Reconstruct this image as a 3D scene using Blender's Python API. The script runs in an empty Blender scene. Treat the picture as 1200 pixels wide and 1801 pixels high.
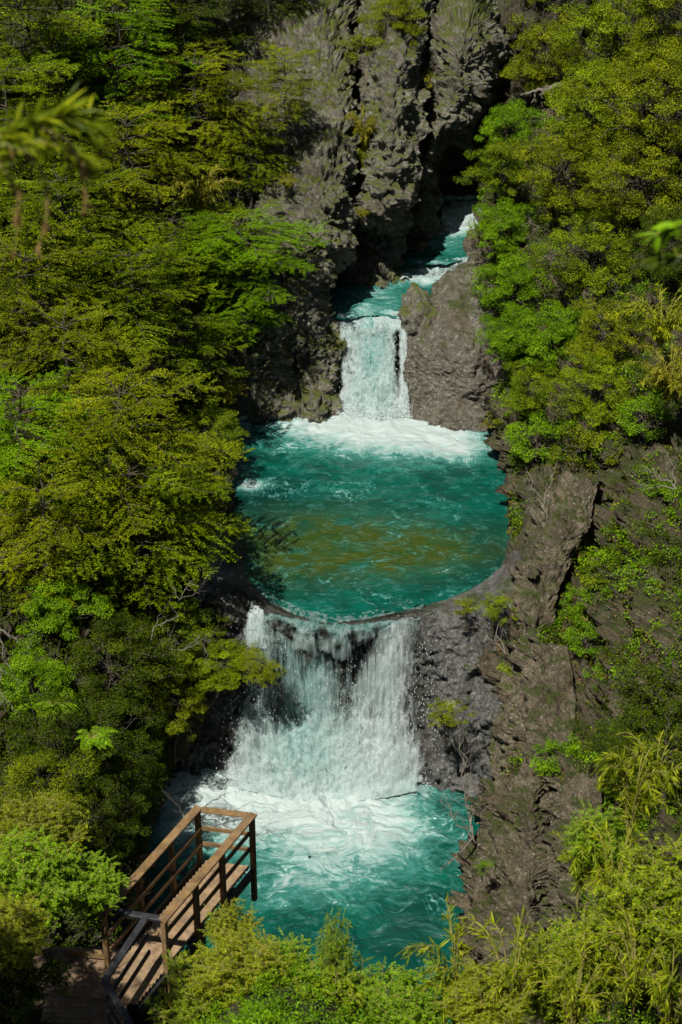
import bpy, math, random
import numpy as np
from mathutils import Vector
random.seed(7)
RNG = np.random.default_rng(11)
# ------------------------------------------------------------------ camera model
FPX, H, PITCH = 3140.0, 28.0, math.radians(30)
FW = np.array([0, math.cos(PITCH), -math.sin(PITCH)]); UP = np.array([0, math.sin(PITCH), math.cos(PITCH)])
CAM = np.array([0, 0, H])

def ray(px, py):
    return FW + np.array([1, 0, 0]) * (px - 600) / FPX + UP * (900.5 - py) / FPX
def P(px, py, Y=None, z=None):
    """a point of the place seen at photo position px,py at distance Y (or on level z)"""
    r = ray(px, py)
    t = Y / r[1] if Y is not None else (z - H) / r[2]
    return CAM + r * t
def proj(p):
    d = np.asarray(p) - CAM
    w = d @ FW
    return 600 + FPX * d[0] / w, 900.5 - FPX * (d @ UP) / w

# ------------------------------------------------------------------ noise
def _hash(i, j, k, s=0):
    h = (i * 374761393 + j * 668265263 + k * 2147483647 + s * 974634777) & 0xffffffff
    h = ((h ^ (h >> 13)) * 1274126177) & 0xffffffff
    h = ((h ^ (h >> 16)) * 2246822519) & 0xffffffff
    return (h ^ (h >> 15)) & 0xffffffff
def noise(Pt, s=0):
    Pt = np.asarray(Pt, float)
    I = np.floor(Pt).astype(np.int64); f = Pt - I
    u = f * f * f * (f * (f * 6 - 15) + 10)
    out = 0
    for a in (0, 1):
        for b in (0, 1):
            for c in (0, 1):
                h = _hash(I[..., 0] + a, I[..., 1] + b, I[..., 2] + c, s)
                gx = (h & 1023) / 511.5 - 1; gy = ((h >> 10) & 1023) / 511.5 - 1; gz = ((h >> 20) & 1023) / 511.5 - 1
                g = gx * (f[..., 0] - a) + gy * (f[..., 1] - b) + gz * (f[..., 2] - c)
                w = (u[..., 0] if a else 1 - u[..., 0]) * (u[..., 1] if b else 1 - u[..., 1]) * (u[..., 2] if c else 1 - u[..., 2])
                out = out + g * w
    return out * 1.5
def fbm(Pt, o=4, s=0, rough=.5):
    v = 0; a = 1; Pt = np.asarray(Pt, float)
    for i in range(o):
        v = v + a * noise(Pt * 2 ** i + 17.3 * i, s + i); a *= rough
    return v
def ridged(Pt, o=4, s=0):
    v = 0; a = 1; Pt = np.asarray(Pt, float)
    for i in range(o):
        v = v + a * (1 - 2.2 * np.abs(noise(Pt * 2 ** i + 9.1 * i, s + i))); a *= .5
    return v / 1.9
def cells(Pt, s=0):
    """voronoi: (random value of nearest cell, distance to the cell edge)"""
    Pt = np.asarray(Pt, float); I = np.floor(Pt).astype(np.int64); f = Pt - I
    d1 = np.full(Pt.shape[:-1], 9.); d2 = d1.copy(); val = np.zeros(Pt.shape[:-1])
    for a in (-1, 0, 1):
        for b in (-1, 0, 1):
            for c in (-1, 0, 1):
                h = _hash(I[..., 0] + a, I[..., 1] + b, I[..., 2] + c, s)
                dx = a + (h & 1023) / 1023 - f[..., 0]; dy = b + ((h >> 10) & 1023) / 1023 - f[..., 1]; dz = c + ((h >> 20) & 1023) / 1023 - f[..., 2]
                d = dx * dx + dy * dy + dz * dz
                v = (_hash(h, a * 0 + 1, 3, s + 5) & 4095) / 4095
                near = d < d1
                d2 = np.where(near, d1, np.minimum(d2, d))
                val = np.where(near, v, val); d1 = np.where(near, d, d1)
    return val, np.sqrt(d2) - np.sqrt(d1)
def sstep(a, b, x):
    t = np.clip((x - a) / (b - a), 0, 1); return t * t * (3 - 2 * t)

# ------------------------------------------------------------------ scene helpers
scene = bpy.context.scene
COL = scene.collection
def tag(o, label=None, cat=None, group=None, kind=None):
    if label: o['label'] = label
    if cat: o['category'] = cat
    if group: o['group'] = group
    if kind: o['kind'] = kind
    return o
def mesh_obj(name, V, F, mat, parent=None, attrs=None, smooth=True, link=True):
    """V (n,3) array, F (m,4) or (m,3) int array or list of those"""
    me = bpy.data.meshes.new(name)
    V = np.asarray(V, np.float32)
    Fs = F if isinstance(F, list) else [F]
    me.vertices.add(len(V)); me.vertices.foreach_set('co', V.ravel())
    nl = sum(f.size for f in Fs); nf = sum(len(f) for f in Fs)
    me.loops.add(nl); me.polygons.add(nf)
    me.loops.foreach_set('vertex_index', np.concatenate([f.ravel() for f in Fs]).astype(np.int32))
    st = []; o = 0
    for f in Fs:
        st.append(o + np.arange(len(f)) * f.shape[1]); o += f.size
    me.polygons.foreach_set('loop_start', np.concatenate(st).astype(np.int32))
    if attrs:
        for k, v in attrs.items():
            a = me.attributes.new(k, 'FLOAT', 'POINT'); a.data.foreach_set('value', np.asarray(v, np.float32))
    me.update(calc_edges=True)
    me.polygons.foreach_set('use_smooth', np.full(nf, smooth))
    if mat: me.materials.append(mat)
    ob = bpy.data.objects.new(name, me)
    if link: COL.objects.link(ob)
    if parent: ob.parent = parent
    return ob
def empty(name, loc, rz=0):
    o = bpy.data.objects.new(name, None); o.empty_display_size = .3
    o.location = loc; o.rotation_euler = (0, 0, rz); COL.objects.link(o); return o
def copy_tree(root):
    r = root.copy(); COL.objects.link(r)
    for ch in root.children:
        c = ch.copy(); COL.objects.link(c); c.parent = r
        for g in ch.children:
            d = g.copy(); COL.objects.link(d); d.parent = c
    return r

# ------------------------------------------------------------------ materials
class NT:
    def __init__(s, name):
        s.m = bpy.data.materials.new(name); s.m.use_nodes = True; s.t = s.m.node_tree; s.t.nodes.clear()
        s.out = s.n('ShaderNodeOutputMaterial')
    def n(s, typ, **kw):
        nd = s.t.nodes.new(typ)
        for k, v in kw.items():
            if k[0] == '_': nd.inputs[k[1:].replace('_', ' ')].default_value = v
            else: setattr(nd, k, v)
        return nd
    def l(s, a, b): s.t.links.new(a, b)
    def noise(s, scale, detail=4, rough=.6, vec=None, dist=0):
        nd = s.n('ShaderNodeTexNoise'); nd.inputs['Scale'].default_value = scale; nd.inputs['Detail'].default_value = detail
        nd.inputs['Roughness'].default_value = rough; nd.inputs['Distortion'].default_value = dist
        s.l(vec if vec else s.pos(), nd.inputs['Vector']); return nd.outputs['Fac']
    def pos(s):
        if not hasattr(s, '_p'): s._p = s.n('ShaderNodeTexCoord').outputs['Object']
        return s._p
    def scaled(s, v):
        m = s.n('ShaderNodeMapping'); m.inputs['Scale'].default_value = v; s.l(s.pos(), m.inputs['Vector']); return m.outputs[0]
    def ramp(s, fac, stops, interp='LINEAR'):
        r = s.n('ShaderNodeValToRGB'); e = r.color_ramp.elements; r.color_ramp.interpolation = interp
        while len(e) < len(stops): e.new(.5)
        for i, (p, c) in enumerate(stops):
            e[i].position = p; e[i].color = (*c, 1) if isinstance(c, tuple) else (c, c, c, 1)
        s.l(fac, r.inputs[0]); return r.outputs[0]
    def mix(s, fac, a, b, mode='MIX'):
        m = s.n('ShaderNodeMix', data_type='RGBA', blend_type=mode)
        for sock, v in ((m.inputs[0], fac), (m.inputs[6], a), (m.inputs[7], b)):
            if hasattr(v, 'links'): s.l(v, sock)
            elif isinstance(v, tuple): sock.default_value = (*v, 1)
            else: sock.default_value = v
        return m.outputs[2]
    def math(s, op, a, b=0.0, clamp=False):
        m = s.n('ShaderNodeMath', operation=op, use_clamp=clamp)
        for i, v in enumerate((a, b)):
            if hasattr(v, 'links'): s.l(v, m.inputs[i])
            else: m.inputs[i].default_value = v
        return m.outputs[0]
    def attr(s, name): return s.n('ShaderNodeAttribute', attribute_name=name).outputs['Fac']
    def bump(s, h, strength=.5, dist=.05, prev=None):
        b = s.n('ShaderNodeBump'); b.inputs['Strength'].default_value = strength; b.inputs['Distance'].default_value = dist
        s.l(h, b.inputs['Height'])
        if prev: s.l(prev, b.inputs['Normal'])
        return b.outputs[0]
    def bsdf(s, color, rough=.8, normal=None, spec=.5, **kw):
        b = s.n('ShaderNodeBsdfPrincipled')
        for sock, v in ((b.inputs['Base Color'], color), (b.inputs['Roughness'], rough), (b.inputs['Specular IOR Level'], spec)):
            if hasattr(v, 'links'): s.l(v, sock)
            elif isinstance(v, tuple): sock.default_value = (*v, 1)
            else: sock.default_value = v
        if normal: s.l(normal, b.inputs['Normal'])
        return b
    def surf(s, sh):
        s.l(sh.outputs[0] if hasattr(sh, 'outputs') else sh, s.out.inputs['Surface']); return s.m

def rock_mat(name, dark, mid, light, moss=.5, mosscol=(.06, .085, .012), wet=False, soil=None):
    m = NT(name)
    n1 = m.noise(.9, 6, .65); n2 = m.noise(5, 8, .7); n3 = m.noise(28, 6, .7)
    c = m.ramp(n2, [(.3, dark), (.5, mid), (.72, light)])
    c2 = m.ramp(n1, [(.3, tuple(x * .6 for x in mid)), (.6, mid), (.75, light)])
    c = m.mix(.45, c, c2)
    c = m.mix(m.ramp(n3, [(.32, .9), (.52, 0.0)]), c, tuple(x * .3 for x in dark))
    # pale lichen specks
    sp = m.ramp(m.noise(15, 5, .65), [(.60, 0.0), (.66, 1.0)])
    c = m.mix(m.math('MULTIPLY', sp, .55), c, tuple(min(.8, x * 2.0) for x in light))
    # brown staining
    c = m.mix(m.ramp(m.noise(1.7, 5, .6, m.scaled((1, 1, .4))), [(.52, 0.0), (.7, .6)]), c, (.10, .065, .03))
    if soil:
        c = m.mix(m.ramp(m.noise(1.1, 6, .7), [(.42, 0.0), (.56, .9)]), c, soil)
        c = m.mix(m.ramp(m.noise(2.3, 6, .7), [(.60, 0.0), (.68, .8)]), c, (.17, .085, .045))
    if moss > 0:
        g = m.n('ShaderNodeNewGeometry'); sx = m.n('ShaderNodeSeparateXYZ'); m.l(g.outputs['Normal'], sx.inputs[0])
        up = m.math('MULTIPLY', sx.outputs[2], .35)
        mf = m.math('ADD', m.noise(1.5, 8, .75), up)
        lo = .85 - moss * .35
        mf = m.ramp(mf, [(lo, 0.0), (min(lo + .1, .99), 1.0)])
        c = m.mix(m.math('MULTIPLY', mf, .85), c, m.ramp(m.noise(9, 4, .7), [(.3, tuple(x * .5 for x in mosscol)), (.7, tuple(x * 1.5 for x in mosscol))]))
    if wet: c = m.mix(m.attr('wet'), c, m.mix(1.0, c, (.30, .30, .27), 'MULTIPLY'))
    v = m.n('ShaderNodeTexVoronoi', feature='DISTANCE_TO_EDGE'); v.inputs['Scale'].default_value = 3.5
    wv = m.n('ShaderNodeMix', data_type='RGBA'); wv.inputs[0].default_value = .12
    nn = m.n('ShaderNodeTexNoise'); nn.inputs['Scale'].default_value = 3; m.l(m.pos(), nn.inputs['Vector']); 
    m.l(m.pos(), wv.inputs[6]); m.l(nn.outputs['Color'], wv.inputs[7]); m.l(wv.outputs[2], v.inputs['Vector'])
    crack = m.ramp(v.outputs['Distance'], [(0.0, 0.0), (.08, 1.0)])
    nrm = m.bump(crack, .35, .04)
    nrm = m.bump(m.noise(6, 10, .8), 1.0, .22, nrm)
    nrm = m.bump(n3, .8 if not wet else 1, .03 if not wet else .06, nrm)
    return m.surf(m.bsdf(c, .28 if wet else .85, nrm, spec=.6 if wet else .25))

M = {}
M['rock'] = rock_mat('rock_grey', (.075, .07, .05), (.25, .235, .175), (.52, .50, .41), .50, (.10, .13, .012))
M['rock_brown'] = rock_mat('rock_brown', (.065, .053, .034), (.23, .192, .128), (.48, .43, .32), .34)
M['rock_wet'] = rock_mat('rock_wet', (.05, .051, .049), (.21, .21, .198), (.46, .46, .44), .14, wet=True)
M['rock_grey_brown'] = rock_mat('rock_grey_brown', (.07, .062, .046), (.22, .20, .155), (.48, .45, .37), .12)
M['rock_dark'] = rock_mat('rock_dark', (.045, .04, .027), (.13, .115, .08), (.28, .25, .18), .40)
M['slope'] = rock_mat('slope_soil', (.055, .045, .030), (.19, .16, .108), (.38, .34, .25), .5, (.05, .07, .012), soil=(.13, .10, .065))

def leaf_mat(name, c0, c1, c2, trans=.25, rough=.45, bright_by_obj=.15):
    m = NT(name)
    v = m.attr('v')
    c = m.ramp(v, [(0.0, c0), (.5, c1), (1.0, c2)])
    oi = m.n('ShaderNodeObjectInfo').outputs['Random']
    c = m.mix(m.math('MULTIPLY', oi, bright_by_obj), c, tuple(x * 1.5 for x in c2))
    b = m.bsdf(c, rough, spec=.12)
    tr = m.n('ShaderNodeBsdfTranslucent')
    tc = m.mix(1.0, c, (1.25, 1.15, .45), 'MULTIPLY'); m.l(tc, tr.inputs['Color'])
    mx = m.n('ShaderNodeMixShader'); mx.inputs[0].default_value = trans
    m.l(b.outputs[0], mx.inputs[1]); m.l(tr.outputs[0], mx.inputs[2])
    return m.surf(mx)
M['leaf_beech'] = leaf_mat('leaf_beech', (.012, .026, .001), (.10, .165, .002), (.31, .39, .006))
M['leaf_fresh'] = leaf_mat('leaf_fresh', (.014, .045, .001), (.10, .21, .002), (.25, .42, .006))
M['leaf_olive'] = leaf_mat('leaf_olive', (.016, .028, .001), (.115, .16, .002), (.34, .37, .007))
M['leaf_gold'] = leaf_mat('leaf_gold', (.07, .08, .004), (.17, .18, .008), (.30, .28, .02))
M['leaf_dark'] = leaf_mat('leaf_dark', (.010, .020, .001), (.036, .06, .001), (.10, .14, .003))  # dark green leaves, also used to put shade into foliage colour
M['leaf_bamboo'] = leaf_mat('leaf_bamboo', (.03, .055, .001), (.13, .18, .003), (.36, .40, .012), .35)
M['leaf_dry'] = leaf_mat('leaf_dry', (.10, .055, .015), (.22, .13, .04), (.36, .25, .10), .3)

def bark_mat(name, a, b):
    m = NT(name); n = m.noise(9, 6, .7, m.scaled((1, 1, .35)))
    return m.surf(m.bsdf(m.ramp(n, [(.3, a), (.7, b)]), .85, m.bump(n, .6, .02), spec=.2))
M['bark'] = bark_mat('bark', (.03, .026, .018), (.09, .078, .055))
M['deadwood'] = bark_mat('deadwood', (.09, .08, .06), (.24, .215, .175))
M['cane'] = bark_mat('cane', (.16, .14, .03), (.34, .30, .10))

def wood_mat(name, a, b, grain=(3, 40, 40), rough=.7):
    m = NT(name)
    n = m.noise(1, 6, .65, m.scaled(grain)); n2 = m.noise(3, 5, .6)
    c = m.ramp(n, [(.3, a), (.7, b)])
    c = m.mix(m.ramp(n2, [(.45, 0.0), (.7, .7)]), c, tuple(x * .5 for x in a))
    c = m.mix(m.ramp(m.noise(5, 6, .7), [(.48, 0.0), (.7, .5)]), c, (.15, .135, .11) if b[0] > .1 else a)
    return m.surf(m.bsdf(c, rough, m.bump(n, .4, .01), spec=.3))
M['timber'] = wood_mat('timber_brown', (.12, .07, .027), (.28, .175, .072), (6, 6, 30))
M['board'] = wood_mat('deck_board_wood', (.16, .10, .05), (.36, .25, .145), (8, 8, 8))
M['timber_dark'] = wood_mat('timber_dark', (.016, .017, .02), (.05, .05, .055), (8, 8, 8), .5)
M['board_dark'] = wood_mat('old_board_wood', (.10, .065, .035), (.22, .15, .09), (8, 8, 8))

def water_mat():
    m = NT('river_water')
    foam = m.attr('foam'); bed = m.attr('bed'); shade = m.attr('deep_shade')  # last mask paints rock and cave shadow into the water, plus dark clear water
    base = m.mix(m.ramp(m.noise(.5, 5, .65, m.scaled((1, 1.6, 1)), .6), [(.35, 0.0), (.65, 1.0)]), (.0005, .038, .025), (.001, .090, .062))
    base = m.mix(m.ramp(m.noise(2.2, 6, .7, m.scaled((1, 2.2, 1)), .8), [(.5, 0.0), (.8, .38)]), base, (.003, .15, .105))
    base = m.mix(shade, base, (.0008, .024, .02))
    bedc = m.ramp(m.noise(1.6, 6, .7, m.scaled((1, 1.8, 1))), [(.3, (.012, .05, .010)), (.5, (.032, .055, .006)), (.8, (.055, .062, .006))])
    base = m.mix(bed, base, bedc)
    n1 = m.noise(1.5, 9, .72, m.scaled((1, 1.7, 1)), 1.6); n2 = m.noise(9, 7, .8, m.scaled((1, 1.4, 1)), .8)
    tex = m.math('ADD', m.math('MULTIPLY', n1, .6), m.math('MULTIPLY', n2, .4))
    dn = m.math('SUBTRACT', m.math('ADD', tex, m.math('MULTIPLY', foam, .62)), .5)
    milk = m.ramp(dn, [(.05, 0.0), (.40, .92)])
    base = m.mix(milk, base, (.085, .29, .255))
    ff = m.ramp(dn, [(.24, 0.0), (.36, .45), (.62, 1.0)])
    c = m.mix(ff, base, (.37, .44, .43))
    wv = m.noise(3.0, 6, .65, m.scaled((1, 2.2, 1)), .5); wf = m.noise(15, 5, .65, m.scaled((1, 2.0, 1)))
    nrm = m.bump(wv, .5, .10); nrm = m.bump(wf, .3, .03, nrm)
    nrm = m.bump(dn, .35, .06, nrm)
    r = m.ramp(ff, [(.1, .09), (.7, .6)])
    return m.surf(m.bsdf(c, r, nrm, spec=.32))
M['water'] = water_mat()

def fall_mat(name, body, scale=(9, 9, .45), thr=(.37, .62), teal=.5):
    m = NT(name)
    cov = m.attr('cover'); tl = m.attr('teal')
    n = m.noise(1, 7, .75, m.scaled(scale), .3)
    n2 = m.noise(1, 5, .8, m.scaled((30, 30, 2.6)), .4)
    n3 = m.math('ADD', m.math('MULTIPLY', n, .68), m.math('MULTIPLY', n2, .32))
    a = m.math('ADD', n3, m.math('SUBTRACT', cov, .5))
    alpha = m.ramp(a, [(thr[0], 0.0), (thr[1], 1.0)])
    c = m.mix(m.math('MULTIPLY', tl, m.ramp(n3, [(.42, 1.0), (.68, .35)])), (.47, .53, .53), body)
    nrm = m.bump(n3, .45, .1)
    b = m.bsdf(c, .45, nrm, spec=.4)
    tr = m.n('ShaderNodeBsdfTranslucent'); m.l(c, tr.inputs[0])
    mx0 = m.n('ShaderNodeMixShader'); mx0.inputs[0].default_value = .25; m.l(b.outputs[0], mx0.inputs[1]); m.l(tr.outputs[0], mx0.inputs[2])
    tp = m.n('ShaderNodeBsdfTransparent'); mx = m.n('ShaderNodeMixShader')
    m.l(alpha, mx.inputs[0]); m.l(tp.outputs[0], mx.inputs[1]); m.l(mx0.outputs[0], mx.inputs[2])
    return m.surf(mx)
M['fall'] = fall_mat('falling_water', (.07, .31, .27))
M['film'] = fall_mat('sliding_water', (.006, .10, .078))
m = NT('spray_drops'); M['spray'] = m.surf(m.bsdf((.75, .8, .8), .3, spec=.5))

# ------------------------------------------------------------------ surface patches
def catmull(C, n):
    """C (k, ..., 3) control values -> n samples along axis 0"""
    k = len(C); t = np.linspace(0, k - 1, n); i = np.minimum(t.astype(int), k - 2); f = (t - i).reshape((-1,) + (1,) * (C.ndim - 1))
    g = lambda j: C[np.clip(j, 0, k - 1)]
    p0, p1, p2, p3 = g(i - 1), g(i), g(i + 1), g(i + 2)
    return .5 * (2 * p1 + (p2 - p0) * f + (2 * p0 - 5 * p1 + 4 * p2 - p3) * f ** 2 + (3 * p1 - p0 - 3 * p2 + p3) * f ** 3)
def net(rows):
    out = []
    for r in rows:
        if isinstance(r, tuple): out.append([P(x, r[0], Y) for x, Y in r[1]])
        else: out.append([P(*q) if len(q) == 3 else P(q[0], q[1], z=q[3]) for q in r])
    return np.array(out)
def grid_faces(nv, nu, closed=False):
    i = np.arange(nv - 1)[:, None]; j = np.arange(nu - (0 if closed else 1))[None, :]
    a = i * nu + j; b = i * nu + (j + 1) % nu
    return np.stack([a, b, b + nu, a + nu], -1).reshape(-1, 4)
def normals(G):
    du = np.gradient(G, axis=1); dv = np.gradient(G, axis=0)
    n = np.cross(du, dv); n /= np.linalg.norm(n, axis=-1, keepdims=True) + 1e-9
    s = np.sign(((CAM - G) * n).sum(-1).mean()); return n * (s if s else 1)
def rock_disp(G, big=.35, mid=.18, block=.12, fine=.03, flute=0., sc=1., seed=0, strata=0.):
    w = G + .45 * np.stack([fbm(G * .9 + 3, 3, 1), fbm(G * .9 + 31, 3, 2), fbm(G * .9 + 67, 3, 3)], -1)
    d = big * fbm(G * .45 * sc, 3, seed)
    bil = np.abs(noise(w * np.array([1.2, 1.2, .7]) * sc, seed + 7)) + .5 * np.abs(noise(w * np.array([2.6, 2.6, 1.6]) * sc + 5, seed + 8)) + .28 * np.abs(noise(w * 5.5 * sc, seed + 9))
    d = d + mid * 2.4 * (bil - .35)
    if block:   # tilted facets broken along joints
        for k_, am in ((1.3, 1.0), (3.1, .5), (7.0, .22)):
            q = w * np.array([k_, k_, k_ * .7]) * sc + .18 * fbm(G * 5 * k_ / 1.3, 2, seed)[..., None]
            v, e = cells(q, seed + 3); v2, _ = cells(q + 100, seed + 3)
            d = d + block * am * ((v - .5) * 1.3 + (v - .5) * (q[..., 2] - np.floor(q[..., 2]) - .5) - .35 * (1 - sstep(0, .07, e)))
    if strata:
        for k_, am in ((2.1, 1.), (5.3, .6)):
            L_ = G[..., 2] * k_ + .25 * G[..., 0] + .9 * noise(G * .8, seed + 20) + .25 * noise(G * 3, seed + 21); i_ = np.floor(L_); f_ = L_ - i_
            hv = (_hash(i_.astype(np.int64), i_.astype(np.int64) * 0 + seed, i_.astype(np.int64) * 0 + 5) & 1023) / 1023
            d = d + strata * am * ((hv - .5) - .6 * (1 - sstep(0, .14, f_)) + .25 * f_)
    if flute: d = d + flute * (ridged(G * np.array([4, 4, .5]), 3, seed + 11) - .4) + flute * 1.6 * (ridged(w * np.array([1.5, 1.5, .22]), 3, seed + 12) - .4)
    return d + fine * (fbm(G * 6, 4, seed + 5, .65) + .5 * ridged(G * 11, 2, seed + 6))
def patch(name, rows, step, mat, skirt=1.5, disp=None, edge_fix=True, parent=None, attrs=None, offs=0):
    C = net(rows)
    lu = np.linalg.norm(np.diff(C, axis=1), axis=-1).sum(1).max(); lv = np.linalg.norm(np.diff(C, axis=0), axis=-1).sum(0).max()
    nu, nv = max(8, int(lu / step)), max(8, int(lv / step))
    A = catmull(C, nv); A = catmull(np.swapaxes(A, 0, 1), nu); G = np.swapaxes(A, 0, 1)
    N = normals(G)
    if disp is None: disp = {}
    if disp is not False: G = G + N * (rock_disp(G, **disp)[..., None] + offs)
    if skirt:
        R = G - CAM; R /= np.linalg.norm(R, axis=-1, keepdims=True)
        k = 4; G0 = G; 
        for i in range(k):
            d = skirt / k
            L_, R_ = G[:, :1] + (G0[:, :1] - CAM) / np.linalg.norm(G0[:, :1] - CAM, axis=-1, keepdims=True) * d, G[:, -1:] + (G0[:, -1:] - CAM) / np.linalg.norm(G0[:, -1:] - CAM, axis=-1, keepdims=True) * d
            L_ = L_ + .06 * noise(L_ * 3)[..., None]; R_ = R_ + .06 * noise(R_ * 3)[..., None]
            G = np.concatenate([L_, G, R_], 1)
            G0 = G
            T_ = G[:1] + (G[:1] - CAM) / np.linalg.norm(G[:1] - CAM, axis=-1, keepdims=True) * d
            B_ = G[-1:] + (G[-1:] - CAM) / np.linalg.norm(G[-1:] - CAM, axis=-1, keepdims=True) * d
            G = np.concatenate([T_, G, B_], 0); G0 = G
    nv, nu = G.shape[:2]
    return mesh_obj(name, G.reshape(-1, 3), grid_faces(nv, nu), mat, parent), G

# ---- hillsides
LPX = [-900, -400, -100, 100, 250]
def lrow(py, ys, edge, e4=None):
    xs = LPX if e4 is None else LPX[:4] + [e4]
    return (py, list(zip(xs, ys)) + [edge])
HL = [lrow(-500, [66, 70, 72, 74, 76], (700, 78)), lrow(-100, [55, 58, 60, 61, 62], (640, 63)),
      lrow(100, [48, 51, 53, 54, 55], (560, 57)), lrow(250, [44, 47, 49, 50.5, 52], (500, 53.5)),
      lrow(400, [41, 44, 46, 47.5, 49], (430, 50.8)), lrow(550, [39, 41.5, 43.5, 45, 46.5], (430, 48.6)),
      lrow(700, [36, 38.5, 40.5, 42, 43.5], (425, 45.8)), lrow(790, [34, 36.5, 38.5, 40, 42], (402, 44.9)),
      lrow(900, [32, 34.5, 36.5, 38, 39.5], (398, 41.7)), lrow(1000, [30, 32.5, 34.5, 36, 37.3], (402, 38.9)),
      lrow(1100, [28.5, 31, 33, 34.5, 35.7], (395, 36.8)), lrow(1250, [27, 29, 31, 32.5, 34.2], (360, 36.0)),
      lrow(1350, [26, 28, 29.8, 31.3, 33.2], (305, 36.0), 220), lrow(1500, [24, 25.5, 26.8, 27.8, 30], (262, 32.8), 200),
      lrow(1700, [19, 20.5, 21.5, 22.4, 25], (230, 29.4), 180), lrow(2000, [14, 15, 16, 17, 19], (240, 24.4), 180)]
HR = [(-500, [(900, 84), (1000, 82), (1100, 80), (1200, 78), (1500, 74), (2100, 70)]),
      (0, [(925, 66), (1000, 63), (1100, 61), (1200, 59), (1500, 55), (2100, 50)]),
      (200, [(885, 58.5), (960, 56.5), (1080, 54), (1200, 52), (1500, 49), (2100, 44)]),
      (350, [(855, 55.3), (930, 53), (1060, 50.5), (1200, 48), (1500, 45), (2100, 41)]),
      (500, [(848, 51), (930, 49), (1060, 47), (1200, 45), (1500, 42), (2100, 38)]),
      (650, [(870, 48.4), (920, 46.5), (1060, 44), (1200, 42), (1500, 39.5), (2100, 36)]),
      (730, [(872, 46.7), (920, 45), (1050, 42.5), (1200, 40.5), (1500, 38), (2100, 34.5)]),
      (850, [(915, 42.3), (940, 41), (1050, 40.2), (1200, 37.5), (1500, 35), (2100, 32)]),
      (950, [(918, 39.7), (945, 38.8), (1050, 38.3), (1200, 35.3), (1500, 33), (2100, 30)]),
      (1020, [(908, 38.0), (938, 37.2), (1050, 36.9), (1200, 34), (1500, 31.6), (2100, 28.5)]),
      (1150, [(883, 36.2), (940, 35), (1050, 34.3), (1200, 31.8), (1500, 29), (2100, 26)]),
      (1300, [(872, 35.2), (940, 33.3), (1050, 31.7), (1200, 29.8), (1500, 27), (2100, 24)]),
      (1390, [(860, 34.2), (930, 31.5), (1050, 29.8), (1200, 28), (1500, 25), (2100, 22)]),
      (1500, [(855, 31.9), (920, 30), (1050, 28), (1200, 25.8), (1500, 23), (2100, 20)]),
      (1700, [(840, 28.6), (900, 27), (1020, 25), (1200, 22.5), (1500, 20), (2100, 17)]),
      (2000, [(830, 24.1), (900, 22), (1000, 20), (1200, 17.5), (1500, 15), (2100, 12)])]
def hill(px, py):
    rows = HL if px < 620 else HR
    pys = [r[0] for r in rows]
    py = min(max(py, pys[0]), pys[-1]); i = max(0, min(len(rows) - 2, int(np.searchsorted(pys, py)) - 1))
    v = [np.interp(px, [q[0] for q in rows[k][1]], [q[1] for q in rows[k][1]]) for k in (i, i + 1)]
    t = (py - pys[i]) / (pys[i + 1] - pys[i]); return v[0] * (1 - t) + v[1] * t
hd = dict(big=.3, mid=.36, block=.36, fine=.08, strata=.1)
_, GL = patch('hillside', HL, .13, M['slope'], skirt=0, disp=hd); tag(bpy.data.objects['hillside'], kind='structure')
o, GR = patch('hillside', HR, .13, M['slope'], skirt=0, disp=dict(hd, seed=40, mid=.4, block=.34, strata=.03)); tag(o, kind='structure')

# near bank, under the camera
ys = [(2, 25.4), (8, 19.2), (14, 13.0), (17, 10.4), (19, 9.0), (20.2, 7.3), (21.2, 3), (22.2, -1.5)]
xs = [-14, -8, -4, -2.6, -1, 1, 2.5, 4, 8, 14]
rows = []
for Y, z in ys:
    rows.append([np.array([x, Y * (1 if x > -3.5 else .93), z - (1.3 if x < -2 else 0) - (2.6 if x > 1.6 else (1.0 if x > .5 else 0))]) for x in xs])
C = np.array(rows); A = catmull(C, 150); A = np.swapaxes(catmull(np.swapaxes(A, 0, 1), 190), 0, 1)
A[..., 2] += .3 * fbm(A * .7, 4, 60)
GN = A
tag(mesh_obj('near_bank', A.reshape(-1, 3), grid_faces(*A.shape[:2]), M['slope']), kind='structure')
# wide ground sheet under everything
gx = np.linspace(-300, 300, 121); gy = np.linspace(-150, 600, 151)
X, Y = np.meshgrid(gx, gy); Z = -1.8 + 0 * X + np.clip(np.hypot(X, Y - 40) - 60, 0, 400) * .22 + np.where(np.hypot(X, Y - 40) > 60, 4 * fbm(np.stack([X, Y, 0 * X], -1) * .02, 4), 0)
tag(mesh_obj('ground', np.stack([X, Y, Z], -1).reshape(-1, 3), grid_faces(*X.shape), M['slope']), kind='structure')

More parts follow.
